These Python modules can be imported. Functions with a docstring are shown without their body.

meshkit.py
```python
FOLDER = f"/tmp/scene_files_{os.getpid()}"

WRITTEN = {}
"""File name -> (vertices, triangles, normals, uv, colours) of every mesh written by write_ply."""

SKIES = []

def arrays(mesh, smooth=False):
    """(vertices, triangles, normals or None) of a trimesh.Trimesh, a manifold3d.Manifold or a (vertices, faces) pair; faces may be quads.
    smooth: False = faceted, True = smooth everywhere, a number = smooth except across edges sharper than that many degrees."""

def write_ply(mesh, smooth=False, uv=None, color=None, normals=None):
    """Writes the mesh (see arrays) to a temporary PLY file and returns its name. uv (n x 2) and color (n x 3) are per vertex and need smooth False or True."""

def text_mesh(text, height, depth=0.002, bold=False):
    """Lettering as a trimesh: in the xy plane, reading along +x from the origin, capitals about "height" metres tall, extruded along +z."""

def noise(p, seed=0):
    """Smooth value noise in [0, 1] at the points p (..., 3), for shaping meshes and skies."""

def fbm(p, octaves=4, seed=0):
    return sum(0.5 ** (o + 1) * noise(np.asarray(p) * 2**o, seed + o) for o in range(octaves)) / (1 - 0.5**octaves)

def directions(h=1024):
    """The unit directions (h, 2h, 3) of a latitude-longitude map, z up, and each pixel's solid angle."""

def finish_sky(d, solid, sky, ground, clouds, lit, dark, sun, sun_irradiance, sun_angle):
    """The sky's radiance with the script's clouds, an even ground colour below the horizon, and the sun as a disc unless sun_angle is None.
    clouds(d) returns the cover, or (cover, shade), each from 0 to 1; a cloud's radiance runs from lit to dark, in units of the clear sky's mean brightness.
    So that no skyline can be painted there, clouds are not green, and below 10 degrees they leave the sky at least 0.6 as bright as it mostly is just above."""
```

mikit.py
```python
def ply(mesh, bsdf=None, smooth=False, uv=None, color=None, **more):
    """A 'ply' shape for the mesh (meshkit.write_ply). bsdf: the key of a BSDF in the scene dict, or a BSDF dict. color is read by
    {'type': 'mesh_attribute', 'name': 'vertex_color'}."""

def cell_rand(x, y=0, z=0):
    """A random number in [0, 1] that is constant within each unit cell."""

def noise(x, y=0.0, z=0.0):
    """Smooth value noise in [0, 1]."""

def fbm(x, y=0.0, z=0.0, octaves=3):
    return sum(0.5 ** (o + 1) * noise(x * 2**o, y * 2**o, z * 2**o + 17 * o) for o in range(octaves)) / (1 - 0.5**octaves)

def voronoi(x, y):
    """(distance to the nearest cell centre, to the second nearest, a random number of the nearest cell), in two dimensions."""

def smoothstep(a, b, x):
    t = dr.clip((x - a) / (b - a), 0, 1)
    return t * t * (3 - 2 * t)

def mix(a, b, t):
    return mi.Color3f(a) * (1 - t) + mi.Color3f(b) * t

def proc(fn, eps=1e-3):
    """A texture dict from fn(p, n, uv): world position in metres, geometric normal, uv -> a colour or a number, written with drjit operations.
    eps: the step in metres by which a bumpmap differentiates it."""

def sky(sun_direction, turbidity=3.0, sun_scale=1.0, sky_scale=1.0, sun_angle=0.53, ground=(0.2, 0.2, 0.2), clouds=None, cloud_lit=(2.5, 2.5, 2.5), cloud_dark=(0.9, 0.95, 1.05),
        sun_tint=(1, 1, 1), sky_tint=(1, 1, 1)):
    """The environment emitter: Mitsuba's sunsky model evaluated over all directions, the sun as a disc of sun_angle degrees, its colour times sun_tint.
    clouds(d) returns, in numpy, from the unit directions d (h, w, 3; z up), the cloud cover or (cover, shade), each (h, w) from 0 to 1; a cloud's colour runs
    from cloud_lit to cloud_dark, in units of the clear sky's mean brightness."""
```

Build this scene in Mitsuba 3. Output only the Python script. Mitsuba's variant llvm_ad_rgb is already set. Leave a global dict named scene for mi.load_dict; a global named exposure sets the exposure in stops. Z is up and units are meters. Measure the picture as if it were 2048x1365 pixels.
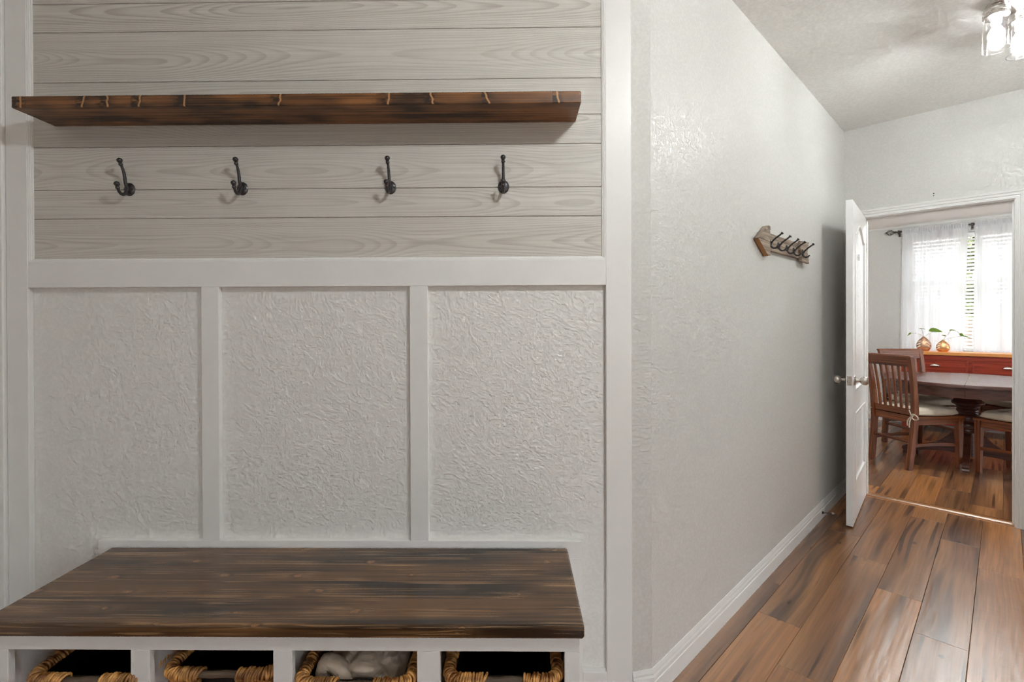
import math, random
import numpy as np, trimesh, drjit as dr, mitsuba as mi, mikit, meshkit, shapely
from shapely.geometry import Polygon, box as sbox
from shapely.ops import unary_union
from mikit import proc, noise, fbm, voronoi, cell_rand, smoothstep, mix, ply
T4 = mi.ScalarTransform4f
S2 = math.sqrt(.5)
rng = random.Random(7)
nr = np.random.default_rng(11)
scene, labels = {}, {}

# ------------------------------------------------------------------ camera, sky, exposure
CAM_H, YAW, PITCH, ROLL, FPX, PY = 1.2875, -.0121, -.0037, -.0037, 961.32, 648.67
_f = np.array([math.sin(YAW) * math.cos(PITCH), math.cos(YAW) * math.cos(PITCH), math.sin(PITCH)])
_r = np.array([math.cos(YAW), -math.sin(YAW), 0]); _u = np.cross(_r, _f)
_u = -math.sin(ROLL) * _r + math.cos(ROLL) * _u
scene['camera'] = {'type': 'perspective', 'fov': math.degrees(2 * math.atan(1024 / FPX)), 'fov_axis': 'x', 'near_clip': .02, 'far_clip': 200.,
                   'principal_point_offset_x': 0., 'principal_point_offset_y': (682.5 - PY) / 1365,
                   'to_world': T4().look_at(origin=[0, 0, CAM_H], target=[float(_f[0]), float(_f[1]), CAM_H + float(_f[2])], up=[float(x) for x in _u])}
SKY = 19.0
scene['sky'] = mikit.sky([-1, .35, .9], turbidity=4.0, sun_scale=.5 * SKY, sky_scale=SKY, ground=(.35, .34, .32),
                         clouds=lambda d: np.full(d.shape[:2], .92), cloud_lit=(1.46, 1.5, 1.53), cloud_dark=(1.2, 1.2, 1.25))
BULB_ENTRY, BULB_HALL, BULB_DINING = 460.0, 212.0, 640.0
exposure = 0.30

# ------------------------------------------------------------------ helpers
def add(name, mesh, bsdf, parent=None, smooth=False, uv=None, **more):
    key = f'{parent}__{name}' if parent else name
    k, i = key, 0
    while k in scene or k in labels:
        i += 1
        k = f'{key}_{i:03d}'
    d = mesh if isinstance(mesh, dict) else ply(mesh, bsdf, smooth, uv)
    scene[k] = {**d, **more}
    return k

def thing(name, label, cat, group=None):
    k, i = name, 0
    while k in labels or k in scene:
        i += 1
        k = f'{name}_{i:03d}'
    labels[k] = {'label': label, 'category': cat}
    if group: labels[k]['group'] = group
    return k

def tag(k, label=None, cat=None, group=None, kind=None):
    d = labels.setdefault(k, {})
    for a, b in (('label', label), ('category', cat), ('group', group), ('kind', kind)):
        if b: d[a] = b
    return k

def struct(name, mesh, bsdf, label, smooth=False, uv=None):
    k = add(name, mesh, bsdf, None, smooth, uv)
    return tag(k, label, None, None, 'structure')

def cat_(ms): return trimesh.util.concatenate(ms)

def cbox(x0, x1, y0, y1, z0, z1, c=0.0):
    lo, hi = np.array([x0, y0, z0], float), np.array([x1, y1, z1], float)
    if c <= 0:
        return trimesh.creation.box(bounds=[lo, hi])
    c = min(c, .45 * (hi - lo).min())
    pts = []
    for i in np.ndindex(2, 2, 2):
        p = np.where(np.array(i) == 0, lo, hi); s = np.where(np.array(i) == 0, 1, -1)
        for k in range(3):
            q = p + s * c; q[k] = p[k]; pts.append(q)
    return trimesh.convex.convex_hull(np.array(pts))

def rbox(x0, x1, y0, y1, z0, z1, r, n=4):
    """box with rounded edges"""
    lo, hi = np.array([x0, y0, z0], float) + r, np.array([x1, y1, z1], float) - r
    s = trimesh.creation.uv_sphere(r, count=[2 * n + 2, 4 * n])
    pts = np.vstack([s.vertices + np.where(np.array(i) == 0, lo, hi) for i in np.ndindex(2, 2, 2)])
    return trimesh.convex.convex_hull(pts)

def uvw(m):
    """mesh given in hall coordinates (u along the hall, v across, z) -> world"""
    m = m.copy(); p = np.array(m.vertices)
    m.vertices = np.stack([(p[:, 0] + p[:, 1]) * S2, (p[:, 0] - p[:, 1]) * S2, p[:, 2]], 1)
    m.faces = m.faces[:, ::-1]
    return m

def W(u, v, z=0.0): return np.array([(u + v) * S2, (u - v) * S2, z])

def grain(m, ident=0.0, axis=None):
    """unwelded mesh and uv: first coordinate along the grain (+ 10 per piece), second across, in metres. In the mesh's own axes."""
    v, f = np.array(m.vertices), np.array(m.faces)
    lo, hi = v.min(0), v.max(0)
    ax = int(np.argmax(hi - lo)) if axis is None else axis
    o1, o2 = [k for k in range(3) if k != ax]
    n = np.cross(v[f[:, 1]] - v[f[:, 0]], v[f[:, 2]] - v[f[:, 0]])
    d = np.abs(n); dom = np.argmax(d, 1)
    vv = v[f].reshape(-1, 3); dd = np.repeat(dom, 3)
    q = vv - lo
    a = np.where(dd == ax, q[:, o1] * .6 + .3, q[:, ax])
    b = np.where(dd == o1, q[:, o2] + .0, q[:, o1] + .0)
    b = np.where(dd == ax, q[:, o2], b)
    uv = np.stack([a + 10.0 * ident + .5, b], 1)
    return trimesh.Trimesh(vv, np.arange(len(vv)).reshape(-1, 3), process=False), uv

def planar(m, A, B):
    """unwelded mesh with uv = (p.A, p.B) in metres"""
    v, f = np.array(m.vertices), np.array(m.faces)
    vv = v[f].reshape(-1, 3)
    return trimesh.Trimesh(vv, np.arange(len(vv)).reshape(-1, 3), process=False), np.stack([vv @ np.array(A, float), vv @ np.array(B, float)], 1)

def slab(poly, O, A, B, N, t):
    """shapely polygon in (a, b), front face at O, going back by t along -N"""
    m = trimesh.creation.extrude_polygon(poly, t, engine='earcut')
    p = np.array(m.vertices); A, B, N = (np.array(k, float) for k in (A, B, N))
    m.vertices = np.array(O, float) + p[:, :1] * A + p[:, 1:2] * B - (t - p[:, 2:]) * N
    if np.dot(np.cross(A, B), N) < 0: m.faces = m.faces[:, ::-1]
    return m

def sweep(path, prof, closed_prof=True, up=(0, 0, 1)):
    """planar path (n,3) in the plane normal to up; profile (w, h): w to the left of the path in its plane, h along up. Mitred corners."""
    path, up = np.array(path, float), np.array(up, float)
    t = np.diff(path, axis=0); t /= np.linalg.norm(t, axis=1, keepdims=True)
    side = np.cross(up, t)
    ms = []
    for i in range(len(path)):
        a, b = side[max(i - 1, 0)], side[min(i, len(side) - 1)]
        m = a + b; m /= np.dot(m, a) if np.dot(m, a) > .05 else 1
        ms.append(m)
    P = np.array(prof, float); k = len(P)
    v = np.vstack([path[i] + P[:, :1] * ms[i] + P[:, 1:] * up for i in range(len(path))])
    f = []
    for i in range(len(path) - 1):
        for j in range(k):
            a, b = i * k + j, i * k + (j + 1) % k
            f += [[a, b, b + k], [a, b + k, a + k]]
    tri = trimesh.creation.triangulate_polygon(Polygon(P), engine='earcut')
    # end caps by ear clipping on the given profile
    tv, tf = tri
    idx = np.array([np.argmin(np.linalg.norm(P - q, axis=1)) for q in tv])
    for a, b, c in tf:
        f.append([idx[a], idx[b], idx[c]]); f.append([idx[c] + (len(path) - 1) * k, idx[b] + (len(path) - 1) * k, idx[a] + (len(path) - 1) * k])
    m = trimesh.Trimesh(v, np.array(f), process=False)
    trimesh.repair.fix_normals(m)
    return m

def tube(path, r, n=10, caps=True):
    p = np.array(path, float); r = np.broadcast_to(np.array(r, float), (len(p),))
    t = np.gradient(p, axis=0); t /= np.linalg.norm(t, axis=1, keepdims=True) + 1e-12
    ref = np.array([0, 0, 1.0]) if abs(t[0][2]) < .9 else np.array([1.0, 0, 0])
    a = np.cross(t[0], ref); a /= np.linalg.norm(a)
    rings = []
    ang = np.arange(n) * 2 * np.pi / n
    for i in range(len(p)):
        a = a - t[i] * np.dot(a, t[i]); a /= np.linalg.norm(a); b = np.cross(t[i], a)
        rings.append(p[i] + r[i] * (np.cos(ang)[:, None] * a + np.sin(ang)[:, None] * b))
    v = np.vstack(rings); f = []
    for i in range(len(p) - 1):
        for j in range(n):
            q, s = i * n + j, i * n + (j + 1) % n
            f += [[q, s, s + n], [q, s + n, q + n]]
    if caps:
        v = np.vstack([v, p[0], p[-1]]); c0, c1 = len(v) - 2, len(v) - 1; e = (len(p) - 1) * n
        for j in range(n):
            f += [[c0, (j + 1) % n, j], [c1, e + j, e + (j + 1) % n]]
    return trimesh.Trimesh(v, np.array(f), process=False)

def smoothpath(pts, n=24):
    from scipy.interpolate import CubicSpline
    pts = np.array(pts, float); s = np.r_[0, np.cumsum(np.linalg.norm(np.diff(pts, axis=0), axis=1))]
    return CubicSpline(s, pts)(np.linspace(0, s[-1], n))

def lathe(prof, n=32):
    m = trimesh.creation.revolve(np.array(prof, float), sections=n)
    if m.volume < 0: m.invert()
    return m

def place(m, M): m = m.copy(); m.apply_transform(M); return m

def rotz(deg, loc=(0, 0, 0)):
    M = trimesh.transformations.rotation_matrix(math.radians(deg), [0, 0, 1]); M[:3, 3] = loc; return M

def solidify(v, f, t):
    m = trimesh.Trimesh(v, f, process=False); n = m.vertex_normals; k = len(v)
    e = np.sort(m.edges, 1); u_, inv, cnt = np.unique(e, axis=0, return_inverse=True, return_counts=True)
    b = m.edges[cnt[inv] == 1]
    f2 = np.vstack([f, f[:, ::-1] + k, np.stack([b[:, 1], b[:, 0], b[:, 0] + k], 1), np.stack([b[:, 1], b[:, 0] + k, b[:, 1] + k], 1)])
    return trimesh.Trimesh(np.vstack([v, v - n * t]), f2, process=False)

def bend_rect(path, wx, wy, xoff=0.0):
    """bar along a path in the yz plane (list of (y, z) or (x, y, z)); section wx across x and wy in the plane"""
    p = np.array(path, float)
    if p.shape[1] == 2: p = np.c_[np.zeros(len(p)), p]
    p = p + [xoff, 0, 0]
    t = np.gradient(p, axis=0); t[:, 0] = 0; t /= np.linalg.norm(t, axis=1, keepdims=True)
    nrm = np.stack([np.zeros(len(p)), -t[:, 2], t[:, 1]], 1)
    ex = np.array([1.0, 0, 0]); v = []; wx = np.broadcast_to(wx, len(p)); wy = np.broadcast_to(wy, len(p))
    for i in range(len(p)):
        for sx, sy in ((-1, -1), (1, -1), (1, 1), (-1, 1)):
            v.append(p[i] + ex * sx * wx[i] / 2 + nrm[i] * sy * wy[i] / 2)
    f = []
    for i in range(len(p) - 1):
        for j in range(4):
            a, b = 4 * i + j, 4 * i + (j + 1) % 4
            f += [[a, b, b + 4], [a, b + 4, a + 4]]
    e = 4 * (len(p) - 1)
    f += [[0, 2, 1], [0, 3, 2], [e, e + 1, e + 2], [e, e + 2, e + 3]]
    m = trimesh.Trimesh(np.array(v), np.array(f), process=False); trimesh.repair.fix_normals(m)
    return m

# ------------------------------------------------------------------ materials
def split(uv):
    ident = dr.floor(uv.x * .1); return ident, uv.x - 10 * ident, uv.y

def frac(x): return x - dr.floor(x)

def c_shiplap(p, n, uv):
    i, x, y = split(uv)
    r1, r2 = cell_rand(i, 3, 1), cell_rand(i, 5, 2)
    xs = x + r1 * 9 + i * 3.1
    d = .006 + .085 * smoothstep(.25, .8, noise(xs * 1.15, i * 3.7)) + .02 * noise(xs * 4.1, i * 2.3)
    yc = y - .075 + (r2 - .5) * .05 + .02 * (noise(xs * 2.2, y * 5, i) - .5)
    r = dr.sqrt(yc * yc * 1.6 + d * d)
    rr = r / .0066 + .9 * (noise(xs * 2.0, y * 16, i + 9) - .5)
    b = frac(rr)
    line = smoothstep(.35, .93, b) * (1 - smoothstep(.93, 1.0, b))
    fib = fbm(xs * 4, y * 300, i, 2)
    tone = noise(xs * 1.3, y * 7, i + 4)
    t = line * (.22 + .36 * tone) + (fib - .5) * .55 + .22
    return mix((.575, .555, .522), (.36, .336, .308), dr.clip(t, 0, 1))

def spots(x, c, fx, fc, seed):
    """one random spot per cell: (dx, dc in metres, a random number of the cell)"""
    cx, cc = dr.floor(x * fx), dr.floor(c * fc)
    px = (cx + .25 + .5 * cell_rand(cx, cc, seed)) / fx; pc = (cc + .25 + .5 * cell_rand(cx, cc, seed + 1)) / fc
    return x - px, c - pc, cell_rand(cx, cc, seed + 2)

def c_stain(p, n, uv):
    x, c = p.x, p.y + p.z * 1.0
    bd = dr.floor(c / .088); br = cell_rand(bd, 2, 1)
    xs = x + br * 3
    w = c + .010 * (fbm(xs * 1.8, c * 9, 1, 2) - .5)
    w = w + .0045 * (fbm(xs * 7, c * 34, 4, 2) - .5)
    dx, dc, kr = spots(xs, c, 3.6, 11.4, 11)
    dx, dc = dx + .010 * (noise(c * 260, xs * 50) - .5), dc + .007 * (noise(c * 170, xs * 110, 5) - .5)
    has = smoothstep(.52, .53, kr); d = dr.sqrt(dx * dx * .45 + dc * dc)
    rad = .003 + .0085 * cell_rand(kr * 997, 3)
    pull = has * dr.exp(-dr.square(dx / .045)) * dr.exp(-dr.square(dc / .013))
    w = w + pull * .010 * dc / (dr.abs(dc) + .005)
    g = fbm(xs * 2.6, w * 150, 0, 3)
    blot = fbm(xs * 1.7, c * 9, 3, 3)
    hair = smoothstep(.66, .84, noise(xs * 2.6, w * 230, 7)) * smoothstep(.35, .7, noise(xs * 4.2, c * 30, 5))
    hair2 = smoothstep(.66, .80, noise(xs * 6.5, w * 330, 17)) * smoothstep(.4, .7, noise(xs * 6, c * 44, 15))
    t = dr.clip(.46 + 1.0 * (g - .5) + 2.3 * (blot - .5) + .3 * (br - .5), 0, 1)
    col = mix((.0165, .0088, .0048), (.14, .067, .0245), t)
    col = mix(col, (.36, .205, .10), dr.clip(hair * .5 + hair2 * .5 + pull * .45 * g, 0, 1))
    core = has * (1 - smoothstep(rad * .55, rad * 1.1, d))
    col = mix(col, mix((.15, .065, .026), (.42, .21, .09), noise(xs * 260, c * 260)), core * .8)
    return mix(col, (.020, .010, .006), has * smoothstep(rad * .8, rad * 1.1, d) * (1 - smoothstep(rad * 1.1, rad * 2.6, d)) * .7 * noise(xs * 30, c * 60, 8))

def c_shelf(p, n, uv):
    # a stained board: the cut knots run across its front edge
    x, c = p.x, p.z + p.y * .8
    w = c + .003 * (fbm(x * 2.5, c * 9, 1, 2) - .5)
    g = fbm(x * 2.2, w * 260, 0, 3)
    blot = fbm(x * 6, c * 26, 3, 3)
    cell = dr.floor(x / .11); kx = (cell + .15 + .7 * cell_rand(cell, 1, 1)) * .11
    face = 1 - smoothstep(1.4935, 1.4955, p.y)
    has = smoothstep(.45, .46, cell_rand(cell, 4, 2)) * face
    dx = x - kx + (p.z - 1.985) * (cell_rand(cell, 6, 3) - .35) * .7 + .004 * (noise(c * 90, cell) - .5)
    mark = has * (1 - smoothstep(.0016, .0042, dr.abs(dx)))
    dark = has * dr.exp(-dr.square((dx + .010) / .024)) * smoothstep(.32, .62, fbm(x * 60, c * 170, 2, 3))
    t = dr.clip(.5 + 1.3 * (g - .5) + 1.9 * (blot - .5), 0, 1)
    col = mix((.024, .0105, .005), (.21, .086, .0275), t)
    col = mix(col, (.014, .008, .006), dr.clip(dark * 1.1, 0, .9))
    return mix(col, (.46, .24, .105), mark * .8)

def c_floor(p, n, uv):
    i, x, y = split(uv)
    r1, r2, r3 = cell_rand(i, 3, 1), cell_rand(i, 5, 2), cell_rand(i, 9, 4)
    xs = x + r1 * 37
    wob = .03 * (noise(xs * 2.2, y * 4, i) - .5)
    st = fbm(xs * 1.1, (y + wob) * 19, i * 1.7, 3)
    g = fbm(xs * 5, (y + wob) * 170, i, 2)
    saw = noise(xs * 160, y * 25, i) * smoothstep(.55, .75, noise(xs * 1.7, y * 7, i + 3))
    dark = smoothstep(.44, .84, st + .16 * (r2 - .5))
    vein = smoothstep(.62, .78, noise(xs * 1.1, (y + wob) * 55, i + 11)) * smoothstep(.45, .75, noise(xs * 1.8, y * 9, i + 17))
    dx, dc, kr = spots(xs, y + i, 1.9, 6, 5)
    kn = smoothstep(.80, .81, kr) * (1 - smoothstep(.002, .011, dr.sqrt(dx * dx * .16 + dc * dc) + .006 * (noise(xs * 70, y * 160, i) - .5)))
    base = mix((.46, .195, .066), (.15, .069, .035), r2)
    base = mix(base, (.50, .25, .105), smoothstep(.45, .75, noise(xs * 1.3, y * 12, i + 21)) * .55 * r3)
    col = mix(base, (.085, .042, .025), dr.clip(dark * .9, 0, 1))
    col = mix(col, (.04, .02, .012), dr.clip(vein * .8 + kn * .85, 0, 1))
    return col * (1 + .42 * (g - .5) - .09 * saw)

def h_floor(p, n, uv):
    i, x, y = split(uv)
    return noise(x * 3.2 + i * 3, y * 34, i) * .75 + noise(x * 9 + i, y * 90, i) * .25

def c_cherry(p, n, uv):
    i, x, y = split(uv)
    g = fbm(x * 3 + i * 1.3, y * 120, i, 3)
    t = dr.clip(.5 + 1.2 * (g - .5) + .5 * (noise(x * 3, y * 9, i) - .5), 0, 1)
    return mix((.055, .0145, .0062), (.24, .070, .021), t)

def c_table(p, n, uv):
    g = fbm(p.x * 40 + p.y * 40, (p.x - p.y) * 5, p.z * 60, 3)
    return mix((.030, .010, .0075), (.12, .034, .02), dr.clip(.5 + 1.2 * (g - .5), 0, 1))

def c_mahog(p, n, uv):
    i, x, y = split(uv)
    g = fbm(x * 3 + i * 1.3, y * 110, i, 3)
    return mix((.135, .016, .010), (.36, .050, .024), dr.clip(.5 + 1.2 * (g - .5), 0, 1))

def c_rack(p, n, uv):
    i, x, y = split(uv)
    g = fbm(x * 6 + i * 4, y * 160, i, 3)
    cr = smoothstep(.68, .8, noise(x * 9 + i, y * 60, i + 2))
    return mix(mix((.13, .095, .07), (.36, .29, .23), dr.clip(.5 + 1.5 * (g - .5), 0, 1)), (.08, .055, .04), cr * .6)

def c_wicker(p, n, uv):
    a = noise(p.x * 70, p.y * 70, p.z * 70)
    b = noise(p.x * 9, p.y * 9, p.z * 30)
    c = smoothstep(.55, .7, noise(p.x * 14 + 3, p.y * 10, p.z * 4))
    return mix(mix((.20, .068, .014), (.80, .42, .13), dr.clip((a - .5) * 1.6 + .3 + b * .4, 0, 1)), (.10, .04, .015), c * .6)

def c_stick(p, n, uv):
    return mix((.055, .035, .022), (.15, .105, .07), fbm(p.x * 20, p.y * 150, p.z * 150, 2))

def h_peel(p, n, uv):
    a = noise(uv.x * 165, uv.y * 165); b = noise(uv.x * 370 + 9, uv.y * 370)
    return smoothstep(.35, .75, a * .7 + b * .3)

def h_ceil(p, n, uv):
    a = noise(uv.x * 120, uv.y * 120); b = noise(uv.x * 290 + 9, uv.y * 290)
    return smoothstep(.35, .7, a * .65 + b * .35)

def c_wall(p, n, uv): return mi.Color3f(.62, .612, .588) * (.97 + .06 * h_peel(p, n, uv))
def c_panel(p, n, uv): return mi.Color3f(.735, .728, .708) * (.973 + .054 * h_peel(p, n, uv))
def c_ceil(p, n, uv): return mi.Color3f(.82, .81, .785) * (.962 + .076 * h_ceil(p, n, uv))

def h_fleece(p, n, uv):
    return fbm(p.x * 260, p.y * 260, p.z * 260, 2)

def c_fleece(p, n, uv):
    return mix((.39, .315, .245), (.58, .49, .395), fbm(p.x * 45, p.y * 45, p.z * 45, 3))

def c_linen(p, n, uv):
    return mix((.46, .39, .31), (.62, .55, .45), noise(p.x * 300, p.y * 300, p.z * 300) * .6 + noise(p.x * 20, p.y * 20, p.z * 20) * .4)

def c_leaf(p, n, uv):
    return mix((.07, .16, .018), (.20, .30, .03), noise(p.x * 70, p.y * 70, p.z * 70))

def c_hedge(p, n, uv):
    return mix((.05, .11, .025), (.24, .36, .09), noise(p.x * 8, p.y * 8, p.z * 8))

def h_liner(p, n, uv):
    return dr.sin(p.x * 520) * dr.sin(p.z * 420 + p.y * 420)

RGB = lambda *c: {'type': 'rgb', 'value': list(c)}
def princ(color, rough=.5, **k):
    return {'type': 'principled', 'base_color': color if isinstance(color, dict) else RGB(*color), 'roughness': rough, **k}
def bump(fn, scale, inner, eps=1e-3): return {'type': 'bumpmap', 'arbitrary': proc(fn, eps), 'scale': scale, 'bsdf': inner}
def two(b): return {'type': 'twosided', 'bsdf': b}

M = {
    'm_wall': bump(h_peel, .0019, princ(proc(c_wall), .36, specular=.5)),
    'm_panel': bump(h_peel, .0017, princ(proc(c_panel), .42, specular=.5)),
    'm_ceiling': bump(h_ceil, .0030, princ(proc(c_ceil), .75, specular=.3)),
    'm_plain': princ((.80, .79, .77), .6),
    'm_trim': princ((.735, .73, .718), .38, specular=.45),
    'm_door': princ((.80, .80, .80), .32, specular=.5),
    'm_shiplap': princ(proc(c_shiplap), .5, specular=.4),
    'm_stain': {'type': 'roughplastic', 'diffuse_reflectance': proc(c_stain), 'alpha': .02, 'int_ior': 1.6},
    'm_shelf': princ(proc(c_shelf), .42, specular=.4, clearcoat=.4, clearcoat_gloss=.85),
    'm_floor': bump(h_floor, .0012, {'type': 'roughplastic', 'diffuse_reflectance': proc(c_floor), 'alpha': .11, 'int_ior': 2.15}),
    'm_subfloor': princ((.03, .02, .015), .8),
    'm_cherry': princ(proc(c_cherry), .33, specular=.5),
    'm_table': {'type': 'roughplastic', 'diffuse_reflectance': proc(c_table), 'alpha': .13, 'int_ior': 1.65},
    'm_mahog': princ(proc(c_mahog), .3, specular=.5),
    'm_orange': princ((.72, .30, .09), .3, specular=.5),
    'm_rack': princ(proc(c_rack), .75),
    'm_rawwood': princ((.27, .125, .04), .6),
    'm_iron': princ((.018, .016, .018), .36, specular=.6),
    'm_bronze': princ((.05, .042, .038), .4, metallic=.6),
    'm_nickel': two({'type': 'roughconductor', 'material': 'none', 'specular_reflectance': RGB(.62, .57, .52), 'alpha': .22}),
    'm_chrome': two({'type': 'roughconductor', 'material': 'none', 'specular_reflectance': RGB(.78, .75, .72), 'alpha': .12}),
    'm_copper': two({'type': 'roughconductor', 'material': 'none', 'specular_reflectance': RGB(.60, .36, .23), 'alpha': .2}),
    'm_gold': two({'type': 'roughconductor', 'material': 'none', 'specular_reflectance': RGB(.86, .50, .22), 'alpha': .15}),
    'm_glass': {'type': 'thindielectric', 'int_ior': 1.5},
    'm_wicker': princ(proc(c_wicker), .4, specular=.5),
    'm_stick': princ(proc(c_stick), .6),
    'm_liner': bump(h_liner, .0006, princ((.006, .006, .007), .4, specular=.35)),
    'm_fleece': bump(h_fleece, .003, princ(proc(c_fleece), .9, sheen=.5)),
    'm_linen': princ(proc(c_linen), .85),
    'm_leaf': two(princ(proc(c_leaf), .4)),
    'm_stem': princ((.12, .07, .03), .6),
    'm_hedge': princ(proc(c_hedge), .8),
    'm_fence': princ((.20, .215, .23), .8),
    'm_ground': princ((.33, .31, .27), .9),
    'm_rubber': princ((.75, .73, .68), .6),
    'm_slat': princ((.82, .82, .80), .45),
    'm_curtain': {'type': 'mask', 'opacity': .86, 'bsdf': {'type': 'principledthin', 'base_color': RGB(.88, .89, .915), 'roughness': .7, 'diff_trans': 1.05}},
}
scene.update(M)

# ------------------------------------------------------------------ layout numbers (metres)
YA = 1.6465                      # bench wall
XL0, XR0 = -1.79, .384           # its ends
C0 = np.array([.384, 1.6305]); C1 = np.array([.4546, 1.6465])
VW, UE, UD, UWIN = -.8428, 4.3222, 4.437, 7.8
HC, HD = 2.713, 2.49
VR = .85
VJ0, VJ1, ZJ = -.7183, .0438, 2.040
E1 = W(UE, VW)[:2]

room = Polygon([(XL0, YA), (XR0, YA), C0, C1, E1, W(UE, VR)[:2], W(1.5, VR)[:2], (3.0, .46), (3.0, -2.6), (XL0, -2.6)])
dining = Polygon([W(UD, -1.9)[:2], W(UWIN, -1.9)[:2], W(UWIN, 1.9)[:2], W(UD, 1.9)[:2]])
doorway = Polygon([W(UE - .001, VJ0 - .01)[:2], W(UD + .001, VJ0 - .01)[:2], W(UD + .001, VJ1 + .01)[:2], W(UE - .001, VJ1 + .01)[:2]])
everything = unary_union([room, dining, doorway])

# ------------------------------------------------------------------ floor
def xy_slab(poly, z0, z1):
    m = trimesh.creation.extrude_polygon(poly, z1 - z0, engine='earcut'); m.apply_translation([0, 0, z0]); return m
struct('floor', xy_slab(everything.buffer(.25), -.10, -.013), 'm_subfloor', 'brown hand-scraped plank floor running through hall and dining room')

to_uv = lambda P: shapely.affinity.affine_transform(P, [S2, S2, S2, -S2, 0, 0])
room_uv, dining_uv = to_uv(room), to_uv(dining)
pid = [0]
def plank(u0, u1, v0, v1, area):
    g = .0006; c = .0011
    P = sbox(u0 + g, v0 + g, u1 - g, v1 - g).intersection(area)
    for Q in getattr(P, 'geoms', [P]):
        if Q.is_empty or Q.geom_type != 'Polygon' or Q.area < .0006: continue
        Q = Q.simplify(.0005)
        ring = np.array(Q.exterior.coords)[:-1]
        inner = Q.buffer(-c, join_style='mitre')
        zt = rng.uniform(-.0004, .0)
        if abs(Q.convex_hull.area - Q.area) < 1e-6 and inner.geom_type == 'Polygon' and not inner.is_empty:
            ri = np.array(inner.exterior.coords)[:-1]
            m = trimesh.convex.convex_hull(np.vstack([np.c_[ring, np.full(len(ring), -.012)], np.c_[ring, np.full(len(ring), zt - c)], np.c_[ri, np.full(len(ri), zt)]]))
        else:
            m = trimesh.creation.extrude_polygon(Q, .012, engine='earcut'); m.apply_translation([0, 0, -.012 + zt])
        pid[0] += 1
        m2, uv = grain(m, pid[0], 0)
        add('plank', uvw(m2), 'm_floor', 'floor', uv=uv)
PW = .1668
col_off = {0: 2.57, 1: 2.266, 2: 1.97, 3: 1.66, 4: 1.358, 5: 2.265}
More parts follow.
